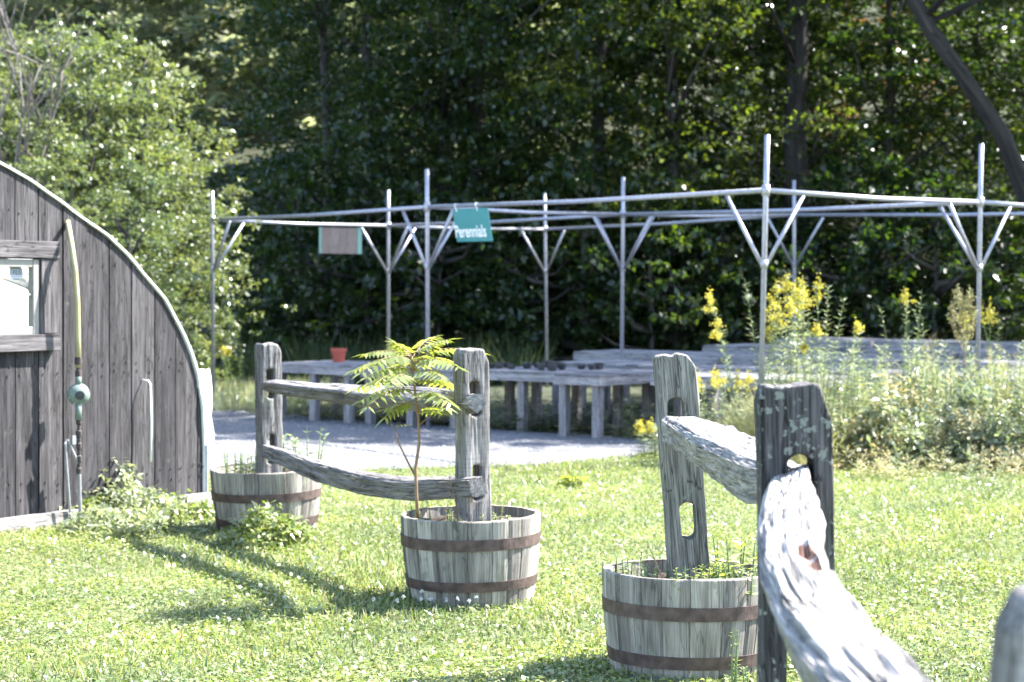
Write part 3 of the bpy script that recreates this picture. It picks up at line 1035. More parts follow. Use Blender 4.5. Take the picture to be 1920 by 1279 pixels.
# things on the shed wall
def Wo(x, y, off):
    r = ray(x, y); k_ = (A3[:2] @ N2 + off) / (r[:2] @ N2)
    p = np.array([0, 0, EYE]) + r * k_
    return float((p[:2] - A3[:2]) @ T2), float(p[2])
gr = empty('gas_regulator', Wp(*Wu(147, 740), .0))
tag(gr, 'round green gas regulator on a pipe riser against the shed wall', 'gas regulator')
def grel(o):
    o.parent = gr; o.matrix_parent_inverse = Matrix.Translation(-Vector(gr.location)); return o
PO = .16
ru, rz_ = Wo(147, 740, PO)
nvec = (.42, -.90, -.05)
bd = MB()
bd.lathe([(.001, -.05), (.045, -.045), (.055, -.02), (.074, -.010), (.076, .010), (.065, .018), (.045, .036), (.028, .04)], 28, Wp(ru, rz_, PO), nvec)
bd.tube([Wp(ru, rz_ - .17, PO), Wp(ru, rz_ - .05, PO)], .022, 12)
bd.tube([Wp(ru, rz_ + .06, PO), Wp(ru, rz_ + .13, PO)], .021, 10)
grel(bd.build('regulator_body', M['green_metal'], smooth=True))
cp = MB(); cp.lathe([(.03, .025), (.03, .055), (.001, .056)], 20, Wp(ru, rz_, PO), nvec)
grel(cp.build('cap', M['blackpot']))
for k_ in range(8):
    bl = MB()
    a = k_ * math.pi / 4 + .3
    q = tuple(np.array(Wp(ru, rz_, PO)) + .068 * (math.cos(a) * np.array([.906, .423, 0]) + math.sin(a) * np.array([0, 0, 1])))
    bl.lathe([(.001, -.016), (.006, -.016), (.006, .016), (.001, .016)], 6, q, nvec)
    grel(bl.build('bolt', M['clamp']))
ft = MB()
ft.tube([Wp(ru, rz_ + .12, PO), Wp(ru, rz_ + .16, PO), Wp(ru, rz_ + .162, PO), Wp(ru, rz_ + .20, PO), Wp(ru, rz_ + .202, PO), Wp(ru, rz_ + .25, PO)], [.022, .022, .015, .015, .025, .025], 10)
grel(ft.build('pipe_fitting', M['rusty'])); ft = MB()
zz = rz_ - .16
seq = [.02, .012, .021, .013, .018, .013, .022, .014, .019]
pts_, rs_ = [], []
for k_, r_ in enumerate(seq):
    pts_ += [Wp(ru + .004, zz - k_ * .042, PO), Wp(ru + .004, zz - k_ * .042 - .036, PO)]; rs_ += [r_, r_]
ft.tube(pts_, rs_, 8)
grel(ft.build('pipe_fitting', M['rusty']))
lp = MB()
lp.tube([Wp(ru + .004, zz - .36, PO), Wp(ru + .02, .5, PO - .02), Wp(ru + .06, -.05, PO - .04)], .013, 8)
u1_, z1_ = Wo(122, 826, PO - .02); u2_, z2_ = Wo(134, 945, PO - .03)
lp.tube([Wp(ru, zz - .30, PO), Wp(u1_ + .02, z1_ + .005, PO - .02), Wp(u1_, z1_ - .02, PO - .02), Wp(u2_, -.03, PO - .03)], .009, 8)
grel(lp.build('riser_pipe', M['thinpipe']))
tg = MB(); tg.box(Wp(ru - .05, zz - .14, PO + .01), (.03, .004, .06), math.atan2(T2[1], T2[0]))
grel(tg.build('tag', M['sticker_white']))
yp = MB()
ctrl = [(126, 414, -.02), (128, 424, .05), (134, 460, .12), (141, 510, PO), (145, 570, PO + .005), (146, 630, PO), (147, 690, PO)]
yp.tube([Wp(*Wo(x_, y_, o_), o_) for x_, y_, o_ in ctrl], .019, 10)
grel(yp.build('supply_pipe', M['yellowpipe'], smooth=True))
rd = MB()
u_, z_ = Wo(282, 718, .07); u3_, z3_ = Wo(283, 866, .08)
rd.tube([Wp(u_ - .01, z_ + .02, 0.0), Wp(u_, z_ + .015, .05), Wp(u_, z_ - .01, .07), Wp(u_ + .004, (z_ + z3_) / 2, .075), Wp(u3_, z3_, .08)], [.005, .006, .0065, .0065, .0065], 8)
tag(rd.build('hanging_rod', M['white'], smooth=True), 'thin white rod hanging on the shed boards', 'rod')
# loose flap of plastic at the lower right end of the roof
fl = MB()
rr = random.Random(9)
cols_, rows_ = 9, 14
vs = []
ztop, zbot = Wu(388, 690)[1], Wu(388, 832)[1]
for r_ in range(rows_):
    t = r_ / (rows_ - 1)
    wdt = .01 + .13 * min(1, t * 1.15)
    z = lerp(ztop, zbot, t)
    for c_ in range(cols_):
        s = c_ / (cols_ - 1)
        vs.append(Wp(UR + .02 + wdt * s, z - s * .05 * (1 if t > .9 else .3) + rr.uniform(-.004, .004), .04 + .03 * math.sin(s * 5 + t * 4) - .1 * s))
fs = [(r_ * cols_ + c_, r_ * cols_ + c_ + 1, (r_ + 1) * cols_ + c_ + 1, (r_ + 1) * cols_ + c_) for r_ in range(rows_ - 1) for c_ in range(cols_ - 1)]
fl.add(vs, fs)
tag(fl.build('plastic_flap', M['film'], smooth=True), 'loose white plastic sheet flapping at the right edge of the shed', 'plastic sheet')

# ------------------------------------------------------------------ pipe frame over the benches
pf = empty('pipe_frame', tuple(P(1434, 690, 18.0)[:2]) + (0,))
tag(pf, 'large open frame of grey metal pipes standing over the plant benches', 'pipe frame')
def prel(o):
    o.parent = pf; o.matrix_parent_inverse = Matrix.Translation(-Vector(pf.location)); return o
POLE = {'p6': ((1436, 357), 253, 18.0, (1428, 690)), 'p8': ((1838, 379), 270, 20.2, (1833, 690)), 'p3': ((801, 388), 317, 22.4, (802, 640)),
        'p5': ((1168, 402), 332, 24.6, (1165, 765)), 'p7': ((1489, 403), 338, 26.6, (1489, 560)), 'p1': ((398, 412), 358, 26.9, (400, 757)),
        'p2': ((728, 423), 357, 29.1, (728, 650)), 'p4': ((1022, 430), 362, 31.4, (1025, 650))}
PT = {}
for k_, (c_, ty, d_, b_) in POLE.items():
    cc = P(c_[0], c_[1], d_); tp = P(c_[0] + (c_[0] - b_[0]) * (c_[1] - ty) / (b_[1] - c_[1]), ty, d_); bb = P(b_[0], b_[1], d_)
    dr = (bb - cc) / (cc[2] - bb[2])
    bt = cc + dr * (cc[2] + .3)
    PT[k_] = (cc, tp, bt)
d68 = PT['p8'][0] - PT['p6'][0]
c9 = PT['p8'][0] + d68 * .98
PT['p9'] = (c9, c9 + np.array([0, 0, .5]), np.array([c9[0], c9[1], -.3]))
c10 = PT['p7'][0] + (PT['p9'][0] - PT['p8'][0]) * 1.0 + np.array([.1, 0, 0])
PR = .0245
for k_, (cc, tp, bt) in PT.items():
    m = MB(); m.tube([bt, cc, tp], PR, 12)
    prel(m.build('pole', M['steel'], smooth=True))
    ax = unit((tp - bt)[None])[0]
    for za, zb_, ex in ((.05, -.05, .012), (-.63, -.70, .010)):
        c = MB(); c.tube([cc + ax * zb_, cc + ax * za], PR + ex, 12)
        prel(c.build('clamp', M['clamp'], smooth=True))
bars = [('p6', 'p3'), ('p3', 'p1'), ('p8', 'p5'), ('p5', 'p2'), ('p7', 'p4'), ('p6', 'p8'), ('p8', 'p9'), ('p3', 'p5'), ('p5', 'p7'), ('p1', 'p2'), ('p2', 'p4'), ('p9', 'p7')]
for ia, (a, b_) in enumerate(bars):
    ca, cb = PT[a][0], PT[b_][0]
    dv = unit((cb - ca)[None])[0]
    m = MB(); mid = (ca + cb) / 2 - np.array([0, 0, .02])
    sd = np.cross(dv, [0, 0, 1]) * .0
    m.tube([ca + sd, mid + sd, cb + sd], PR * .95, 12)
    prel(m.build('crossbar', M['steel'], smooth=True))
    for (q, qq, s_) in ((a, b_, 1), (b_, a, -1)):
        if q == 'p9': continue
        c0 = PT[q][0]; axq = unit((PT[q][1] - PT[q][2])[None])[0]
        j = c0 - axq * .665 + dv * s_ * (PR + .012)
        e = c0 + dv * s_ * .52 - np.array([0, 0, .035])
        m = MB(); m.tube([j, e], PR * .78, 10)
        prel(m.build('brace', M['steel'], smooth=True))

# hanging signs
def sign_board(name, label, ca, cb, x0, x1, drop, th, swing, dz=0.0):
    dv = unit((cb - ca)[None])[0]
    # points on the bar nearest to the two picture columns
    def on_bar(x):
        lo, hi = 0.0, 1.0
        best = min(np.linspace(0, 1, 400), key=lambda t: abs(proj_x(lerp(ca, cb, t)) - x))
        return lerp(ca, cb, best) - np.array([0, 0, .015 * 4 * best * (1 - best)])
    return on_bar(x0), on_bar(x1), dv
RC = (np.array([1, 0, 0]), np.array([0, math.sin(PIT), math.cos(PIT)]), np.array([0, math.cos(PIT), -math.sin(PIT)]))
def proj_x(p_):
    v = np.asarray(p_) - np.array([0, 0, EYE])
    a, b_, c_ = v @ RC[0], v @ RC[1], v @ RC[2]
    a, b_ = a / c_, b_ / c_
    c, s = math.cos(-ROL), math.sin(-ROL)
    return CX + FPX * (a * c - b_ * s)
q0, q1, dv = sign_board('', '', PT['p3'][0], PT['p6'][0], 849, 914, 0, 0, 0)
sg = empty('hanging_sign', tuple(q0))
tag(sg, 'teal sign reading Perennials hanging from the front pipe', 'sign')
wS = np.linalg.norm(q1 - q0); hS = .36
perp = np.array([dv[1], -dv[0], 0]); perp = perp if perp[1] < 0 else -perp
swing = np.array([.055, -.03, 0])
def Sg(x, z, off=0.0):   # x along from q0, z down
    return tuple(q0 + dv * x - np.array([0, 0, 1]) * (z + .035) + swing * (z / hS) + perp * off)
sgm = MB()
vs = [Sg(0, 0, .006), Sg(wS, 0, .006), Sg(wS, hS, .006), Sg(0, hS, .006), Sg(0, 0, -.006), Sg(wS, 0, -.006), Sg(wS, hS, -.006), Sg(0, hS, -.006)]
sgm.add(vs, [(0, 3, 2, 1), (4, 5, 6, 7), (0, 1, 5, 4), (1, 2, 6, 5), (2, 3, 7, 6), (3, 0, 4, 7)])
def srel(o, e_):
    o.parent = e_; o.matrix_parent_inverse = Matrix.Translation(-Vector(e_.location)); return o
srel(sgm.build('panel', M['teal']), sg)
hk = MB()
for f in (.12, .72):
    hk.tube([Sg(wS * f, .03, .01), Sg(wS * f, -.0, .012), Sg(wS * f, -.035, .03), Sg(wS * f, -.06, 0)], .006, 6)
srel(hk.build('hook', M['white']), sg)
LET = {'txt': 'Perennials'}
tx = text_mesh('Perennials', .185, M['white'], 'lettering', lambda x, y: Sg(wS * .5 + x, hS * .86 - y * 1.0, .012), 1.0, None, 0.0, .003)
xs = [v.co.copy() for v in tx.data.vertices]
tl = [float((np.array(c) - q0) @ dv) for c in xs]
sc_ = wS * .90 / (max(tl) - min(tl)); mid_ = (max(tl) + min(tl)) / 2
for v, t in zip(tx.data.vertices, tl):
    dlt = (wS * .5 + (t - mid_) * sc_) - t
    v.co = v.co + Vector(dv * dlt)
srel(tx, sg)
r0, r1, dv2 = sign_board('', '', PT['p1'][0], PT['p2'][0], 598, 678, 0, 0, 0)
sg2 = empty('hanging_sign', tuple(r0))
tag(sg2, 'blank grey board with teal edges hanging from the rear pipe', 'sign')
w2 = np.linalg.norm(r1 - r0); h2 = .38
perp2 = np.array([dv2[1], -dv2[0], 0])
def Sb(x, z, off=0.0): return tuple(r0 + dv2 * x - np.array([0, 0, 1]) * (z + .03) + perp2 * off)
def slab(m, x0, x1, z0, z1, f, b_):
    vs = [Sb(x0, z0, f), Sb(x1, z0, f), Sb(x1, z1, f), Sb(x0, z1, f), Sb(x0, z0, b_), Sb(x1, z0, b_), Sb(x1, z1, b_), Sb(x0, z1, b_)]
    off = 3.3
    m.add(vs, [(0, 3, 2, 1), (4, 5, 6, 7), (0, 1, 5, 4), (1, 2, 6, 5), (2, 3, 7, 6), (3, 0, 4, 7)], [(v[2] + off, (i % 4 in (1, 2)) * w2, 0) for i, v in enumerate(vs)])
m = MB(); slab(m, .04, w2 - .085, .004, h2, .008, -.006); srel(m.build('panel', M['greyboard']), sg2)
for ea, eb in ((0, .038), (w2 - .083, w2)):
    m = MB(); slab(m, ea, eb, 0, h2, .01, -.008); srel(m.build('edging', M['teal_dark']), sg2)

# ------------------------------------------------------------------ plant benches
BA, BB = np.array([-.8, .6]), np.array([.6, .8])
C0 = np.array([.93, 20.9])
ANG = math.atan2(BA[1], BA[0])
GRPB = 'grey wooden plant benches under the pipe frame'
def bp_(s, t): return C0 + BA * s + BB * t
BENCH = []
def bench(s0, s1, t0, t1, label, z=.68, group=GRPB, slats='a'):
    c = bp_((s0 + s1) / 2, (t0 + t1) / 2)
    root = empty('plant_bench', (c[0], c[1], 0), ANG)
    tag(root, label, 'bench', group)
    LA, LB = s1 - s0, t1 - t0       # local x along BA, local -y along BB
    top = MB()
    n_ = max(3, int(LB / .17)) if slats == 'a' else max(3, int(LA / .17))
    for k_ in range(n_):
        if slats == 'a':
            w = LB / n_
            top.box((0, -LB / 2 + w * (k_ + .5), z - .012 + random.uniform(-.003, .003)), (LA - .004, w - .012, .024), 0, 0)
        else:
            w = LA / n_
            top.box((-LA / 2 + w * (k_ + .5), 0, z - .012 + random.uniform(-.003, .003)), (w - .012, LB - .004, .024), 0, 1)
    top.build('tabletop', M['bench'], root)
    ap = MB()
    hA = .085
    for s_ in (-1, 1):
        ap.box((0, s_ * (LB / 2 - .012), z - .028 - hA / 2), (LA, .035, hA), 0, 0)
        ap.box((s_ * (LA / 2 - .016), 0, z - .0285 - hA / 2), (.035, LB - .06, hA - .001), 0, 1)
    ap.build('apron', M['bench'], root)
    for a in ((-1, 1) if LA < 1.1 else (-1, 0, 1)):
        for b2 in ((-1, 1) if LB < 2.2 else (-1, 0, 1)):
            l_ = MB(); l_.box((a * (LA / 2 - .085), b2 * (LB / 2 - .08), (z - .03) / 2 - .03), (.09, .09, z + .0), 0, 2)
            l_.build('leg', M['bench'], root)
    return root
bench(0, .60, 0, 3.4, 'narrow bench whose end corner stands at the edge of the gravel', slats='a')
bench(.64, 1.95, .30, 1.5, 'bench just left of the corner bench, behind the sapling post')
bench(2.02, 3.45, .12, 1.3, 'low bench behind the sapling leaves, beside the flowerpot bench', .66)
bench(3.5, 4.75, .0, 1.15, 'bench carrying the orange flowerpot')
bench(-2.2, -.5, .2, 1.4, 'sunlit bench behind the yellow flowers and feathery weeds', .70)
for r_, (t0, t1) in enumerate(((2.1, 3.3), (4.2, 5.4), (6.3, 7.5), (8.4, 9.6))):
    for ci, (s0, s1) in enumerate(((-5.6, -3.5), (-3.4, -1.2), (-1.1, -.1) if r_ == 0 else (-1.1, 1.0), (.7, 2.2) if r_ == 0 else (1.1, 3.3))):
        if r_ >= 2 and s1 > 3: s1 = 2.6
        if r_ == 3 and s0 < -3: continue
        bench(s0, s1, t0, t1, 'plank bench in the %s row from the gravel, %s' % (('second', 'third', 'fourth', 'rearmost')[r_], ('farthest right', 'right of the middle', 'in the middle', 'at the left end')[ci]), .70 + r_ * .05, slats='b' if (r_ + int(s0 * 10)) % 2 else 'a', group='rear rows of plant benches')

def pot(name, label, cat, c, r, h, mat, group=None, n_=28):
    m = MB()
    m.lathe([(.001, 0), (r * .70, 0), (r * .92, h * .78), (r * 1.0, h * .78), (r * 1.02, h), (r * .93, h), (r * .88, h * .8), (.001, h * .8)], n_)
    o = m.build(name, mat, smooth=False); o.location = c
    tag(o, label, cat, group); return o
pq = P(635, 678, 24.0)
tz = .68
pot('flowerpot', 'orange red plastic flowerpot on the left end bench', 'flowerpot', (pq[0], pq[1], tz + .001), .098, .165, M['terracotta'])
# trays of small black pots on the rear bench
k_ = 0
for s in np.arange(.78, 1.85, .15):
    for t in (.45, .62, .80, .98, 1.16):
        if random.random() < .5: continue
        c = bp_(s + random.uniform(-.02, .02), t + random.uniform(-.02, .02))
        pot('plant_pot', 'small black plant pot in the cluster on the bench left of the corner bench', 'plant pot', (c[0], c[1], .684), random.uniform(.045, .06), random.uniform(.05, .08), M['blackpot'], 'black pots on the bench behind the sapling post', 12)

# ------------------------------------------------------------------ plants
def fronds(rng, base, dirs, lens, pairs, leaf, droop, mat_out, stem_mb, sr=.004, W=.3):
    """pinnate leaves: returns leaf arrays, adds the midribs to stem_mb"""
    Vs = []
    for d, L in zip(dirs, lens):
        d = np.array(d, float); d /= np.linalg.norm(d)
        pts = [np.array(base if not isinstance(base, list) else base.pop(0), float)]
        cur = d.copy(); seg = L / 10
        for i in range(10):
            cur = cur + np.array([0, 0, -droop * .1]); cur /= np.linalg.norm(cur)
            pts.append(pts[-1] + cur * seg)
        pts = np.array(pts)
        stem_mb.tube([tuple(p_) for p_ in pts], [sr * (1 - .07 * i) for i in range(11)], 5)
        side = np.cross(d, [0, 0, 1]); side /= np.linalg.norm(side) + 1e-9
        for i in range(pairs):
            t = .22 + .76 * i / (pairs - 1)
            f = t * 10; i0 = min(9, int(f)); p_ = lerp(pts[i0], pts[i0 + 1], f - i0)
            ax = pts[i0 + 1] - pts[i0]; ax /= np.linalg.norm(ax)
            ll = leaf * (1 - .45 * abs(t - .45) / .55) * rng.uniform(.85, 1.15)
            for s in (-1, 1):
                dd = side * s * 1.0 + ax * .45 + np.array([0, 0, -.35 - .2 * rng.random()])
                Vs.append((p_, dd, np.array([0, 0, 1]) + ax * .2 + rng.normal(size=3) * .15, ll, ll * W))
        Vs.append((pts[-1], cur, np.array([0, 0, 1.]), leaf * .8, leaf * .8 * W))
    C = np.array([v[0] for v in Vs]); D = np.array([v[1] for v in Vs]); N = np.array([v[2] for v in Vs])
    return kite(C, D, N, np.array([v[3] for v in Vs]), np.array([v[4] for v in Vs]), .14, .35)

def sapling():
    rng = np.random.default_rng(5)
    d_ = 10.15
    b0 = P(783, 975, d_)
    root = empty('sapling', tuple(b0))
    tag(root, 'young sapling with feathery yellow green leaves growing in the middle barrel', 'sapling')
    st_ = MB()
    def L(x, y, d): return P(x, y, d) - b0
    main = [L(783, 975, d_), L(781, 930, d_), L(779, 880, d_), L(786, 830, d_), L(784, 780, d_), L(778, 730, d_), L(774, 690, d_), L(772, 668, d_)]
    st_.tube([tuple(p_) for p_ in main], [.009, .0085, .008, .0075, .007, .006, .005, .004], 8)
    br = [L(779, 893, d_), L(764, 865, d_), L(748, 832, d_), L(738, 800, d_)]
    st_.tube([tuple(p_) for p_ in br], [.006, .0055, .005, .004], 6)
    tw = [L(783, 800, d_), L(800, 785, d_), L(812, 776, d_)]
    st_.tube([tuple(p_) for p_ in tw], [.004, .003, .002], 5)
    parts = []
    # fronds: base pixel, tip pixel, depth change
    spec = [((772, 672), (668, 678), .05, 12), ((772, 670), (690, 650), -.10, 12), ((772, 668), (742, 636), .1, 9), ((772, 668), (832, 628), -.05, 12),
            ((773, 672), (888, 642), .1, 13), ((774, 680), (858, 672), -.2, 12), ((775, 695), (690, 690), -.25, 12), ((776, 712), (672, 712), .1, 12),
            ((777, 715), (858, 712), .15, 11), ((778, 728), (680, 735), -.15, 11), ((779, 740), (845, 742), -.2, 10), ((780, 752), (722, 775), -.1, 9), ((782, 770), (838, 758), .1, 8),
            ((776, 690), (800, 655), .25, 10), ((776, 700), (745, 668), .3, 10), ((777, 705), (825, 690), -.3, 11), ((777, 708), (735, 705), -.3, 11)]
    r2 = np.random.default_rng(9)
    for (b_, t_, dd, np_) in list(spec):
        spec.append(((b_[0], b_[1] + 6), (lerp(b_[0], t_[0], .82) + r2.normal() * 8, lerp(b_[1], t_[1], .8) + r2.normal() * 9), dd + r2.normal() * .2, np_ - 2))
    for (b_, t_, dd, np_) in spec:
        a = L(b_[0], b_[1], d_); e = L(t_[0], t_[1], d_ + dd)
        v = e - a; ln_ = np.linalg.norm(v)
        parts.append(fronds(rng, a, [v / ln_ + np.array([0, 0, .28])], [ln_ * 1.05], max(6, np_ - 2), .108, .75, None, st_, .0025, .28) + (0,))
    for (b_, t_) in (((738, 800), (728, 790)), ((738, 800), (755, 797)), ((812, 776), (820, 768))):
        a = L(b_[0], b_[1], d_); e = L(t_[0], t_[1], d_); v = e - a; ln_ = np.linalg.norm(v)
        parts.append(fronds(rng, a, [v / ln_ + np.array([0, 0, .3])], [ln_ * 1.6], 4, .04, .6, None, st_, .002, .35) + (0,))
    srel2 = lambda o: (setattr(o, 'parent', root), o)[1]
    srel2(st_.build('stem', M['stem'], smooth=True))
    V, Q, mi = join(parts)
    srel2(np_mesh('leaves', V, Q, M['leaf_bright']))
sapling()

def stem_plant_arrays(rng, h, leaf, nleaf, lean=(0, 0), W=.22, z0=.05, up=.45, curve=.15, tipw=.5):
    """a single leafy stem; returns (leaf V,Q, stem points)"""
    ts = np.linspace(0, 1, 9)
    px_ = np.stack([lean[0] * ts ** 1.6 * h, lean[1] * ts ** 1.6 * h, ts * h], 1)
    t = rng.uniform(z0, 1, nleaf); t.sort()
    C = np.stack([np.interp(t, ts, px_[:, i]) for i in range(3)], 1)
    a = np.arange(nleaf) * 2.4 + rng.uniform(0, .6, nleaf)
    D = np.stack([np.cos(a), np.sin(a), np.full(nleaf, up) - .8 * (1 - t) * .6], 1)
    L = leaf * (1 - tipw * t) * rng.uniform(.75, 1.2, nleaf)
    V, Q = kite(C, D, np.array([0, 0, 1.0]) + rng.normal(size=(nleaf, 3)) * .25, L, L * W, .12, .4)
    return V, Q, px_

def goldenrod_proto(seed, stems, h, plume=.22, yellow=True, spread=.18, plume_mat='petal', leaf=.12, nl=70, leafmat_='leaf_weed', W=.2):
    rng = np.random.default_rng(seed)
    parts, fl_, sts_ = [], [], []
    for s in range(stems):
        st_ = MB(); sts_.append(st_)
        bx, by = rng.normal(size=2) * spread * .5
        hh = h * rng.uniform(.86, 1.02) if s else h
        ln_ = (rng.normal() * .07 + bx * .35, rng.normal() * .07 + by * .35)
        V, Q, px_ = stem_plant_arrays(rng, hh, leaf, nl, ln_, W)
        sh = np.array([bx, by, 0])
        parts.append((V + sh, Q, 0))
        st_.tube([tuple(p_ + sh) for p_ in px_], [.006 * (1 - .6 * i / 8) for i in range(9)], 5)
        if yellow and (s < max(1, int(stems * .8))):
            top = px_[-1] + sh
            for b2 in range(11):
                a = rng.uniform(0, 6.28); t0 = rng.uniform(0, 1)
                q0_ = top + np.array([0, 0, -plume * .75 * t0])
                ln2 = plume * (.18 + .46 * t0) * rng.uniform(.6, 1.2)
                k2 = 20
                tt_ = rng.random(k2)
                arm = np.stack([np.cos(a) * ln2 * tt_, np.sin(a) * ln2 * tt_, ln2 * (.55 * tt_ - .35 * tt_ ** 2)], 1)
                Cc = q0_ + arm + rng.normal(size=(k2, 3)) * .010
                fl_.append(kite(Cc, rand_dirs(k2, rng, .6), rand_dirs(k2, rng), rng.uniform(.012, .022, k2), rng.uniform(.009, .014, k2), .1))
            Cc = top + rng.normal(size=(40, 3)) * np.array([.012, .012, plume * .22]) + np.array([0, 0, -.02])
            fl_.append(kite(Cc, rand_dirs(40, rng, .6), rand_dirs(40, rng), np.full(40, .022), np.full(40, .015), .1))
    return parts, fl_, sts_

def place_plant(name, label, cat, group, loc, seed, rz=0.0, scale=1.0, **kw):
    lm_ = kw.pop('leafmat_', 'leaf_weed'); fm_ = kw.get('plume_mat', 'petal')
    parts, fl_, sts_ = goldenrod_proto(seed, **kw)
    root = empty(name, loc, rz); root.scale = (scale,) * 3
    tag(root, label, cat, group)
    for st_ in sts_: st_.build('stem', M['stem_green'], root)
    V, Q, mi = join(parts); np_mesh('leaves', V, Q, M[lm_], root)
    if fl_:
        V, Q, mi = join(fl_); np_mesh('blossom', V, Q, M[fm_], root)
    return root

GG = 'goldenrods in front of the pipe frame'
def gp_at(x, ytop, d, h):
    p_ = P(x, ytop, d); return (p_[0], p_[1], 0), p_[2]
def gold(x, ytop, d, label, seed, **kw):
    loc, h = gp_at(x, ytop, d, 0)
    return place_plant('goldenrod', label, 'wildflower', GG, loc, seed, h=h, **kw)
gold(1482, 528, 18.3, 'tallest goldenrod clump with a broad yellow head beside the front pole', 1, stems=13, plume=.26, spread=.30, nl=120)
gold(1532, 533, 18.6, 'goldenrod stem standing alone right of the tallest clump', 2, stems=3, plume=.24, spread=.08, nl=100)
gold(1412, 570, 18.0, 'short goldenrod left of the front pole', 3, stems=4, plume=.24, spread=.16, nl=90)
gold(1530, 612, 18.1, 'small goldenrod below the tall clump with little yellow tips', 4, stems=6, plume=.14, spread=.3, nl=100)
gold(1712, 548, 19.0, 'slim goldenrod with one yellow tip between the two tall poles', 5, stems=2, plume=.17, spread=.08)
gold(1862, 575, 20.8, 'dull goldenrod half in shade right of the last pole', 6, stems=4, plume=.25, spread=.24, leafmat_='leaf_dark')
gold(1342, 700, 18.6, 'low bunch of deep yellow flowers before the sunlit bench', 7, stems=7, plume=.20, spread=.30)
gold(1238, 790, 18.9, 'yellow flowers peeping out left of the leaning post', 8, stems=5, plume=.16, spread=.18)
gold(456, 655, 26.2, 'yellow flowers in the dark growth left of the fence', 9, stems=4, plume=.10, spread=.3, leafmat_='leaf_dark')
GW = 'tall leafy weeds among the goldenrods'
def weed(x, ytop, d, label, seed, name='tall_weed', **kw):
    loc, h = gp_at(x, ytop, d, 0)
    kw.setdefault('yellow', False)
    return place_plant(name, label, 'weed', GW, loc, seed, h=h, **kw)
weed(1690, 575, 19.1, 'leafy unflowered stem left of the slim goldenrod', 21, stems=2, spread=.1)
weed(1755, 580, 19.3, 'pale leafy stem midway between the slim goldenrod and last pole', 22, stems=2, spread=.1)
weed(1890, 640, 18.6, 'grey green feathery weed at the right edge of the view', 23, stems=5, spread=.3, leaf=.14, nl=110)
weed(1915, 690, 17.9, 'broad grey green weed leaning in at the far right', 24, stems=5, spread=.3, leaf=.14, nl=110)
weed(1590, 655, 18.4, 'pale weed right of the small goldenrod', 25, stems=5, spread=.3)
weed(1650, 660, 18.6, 'pale weed in front of the bench tops, mid bank', 26, stems=5, spread=.35)
weed(1545, 640, 17.9, 'whitish weed directly behind the dark post', 27, stems=4, spread=.25)
weed(1720, 650, 18.2, 'spreading pale weed under the slim goldenrod', 28, stems=6, spread=.4)
weed(1790, 640, 18.6, 'weed below the dried plume', 29, stems=5, spread=.3)
# dried plume
def plume():
    rng = np.random.default_rng(31)
    p_ = P(1808, 540, 18.9)
    root = empty('dried_plume_weed', (p_[0], p_[1], 0))
    tag(root, 'brownish seed plume rising like a feather beside the last pole', 'weed', GW)
    st_ = MB(); H_ = p_[2]
    st_.tube([(0, 0, 0), (.02, 0, H_ * .5), (-.02, 0, H_)], [.008, .006, .003], 6)
    sp_ = []
    for k2 in range(16):
        z = H_ * (.62 + .02 * k2); s = -1 if k2 % 2 else 1
        ln_ = .34 * (1 - .035 * k2)
        a = np.array([.0, rng.normal() * .03, z]); e = a + np.array([s * ln_ * (.35 + .1 * rng.random()), rng.normal() * .08, ln_ * .9])
        st_.tube([tuple(a), tuple((a + e) / 2 + np.array([s * .03, 0, 0])), tuple(e)], [.003, .003, .002], 4)
        n_ = 60; t = rng.random((n_, 1))
        Cc = lerp(a, e, t) + rng.normal(size=(n_, 3)) * .012
        sp_.append(kite(Cc, rand_dirs(n_, rng, .8), rand_dirs(n_, rng), rng.uniform(.018, .035, n_), rng.uniform(.008, .014, n_), .1))
    st_.build('stem', M['stem'], root)
    V, Q, mi = join(sp_); np_mesh('seed_heads', V, Q, M['plume_green'], root)
plume()

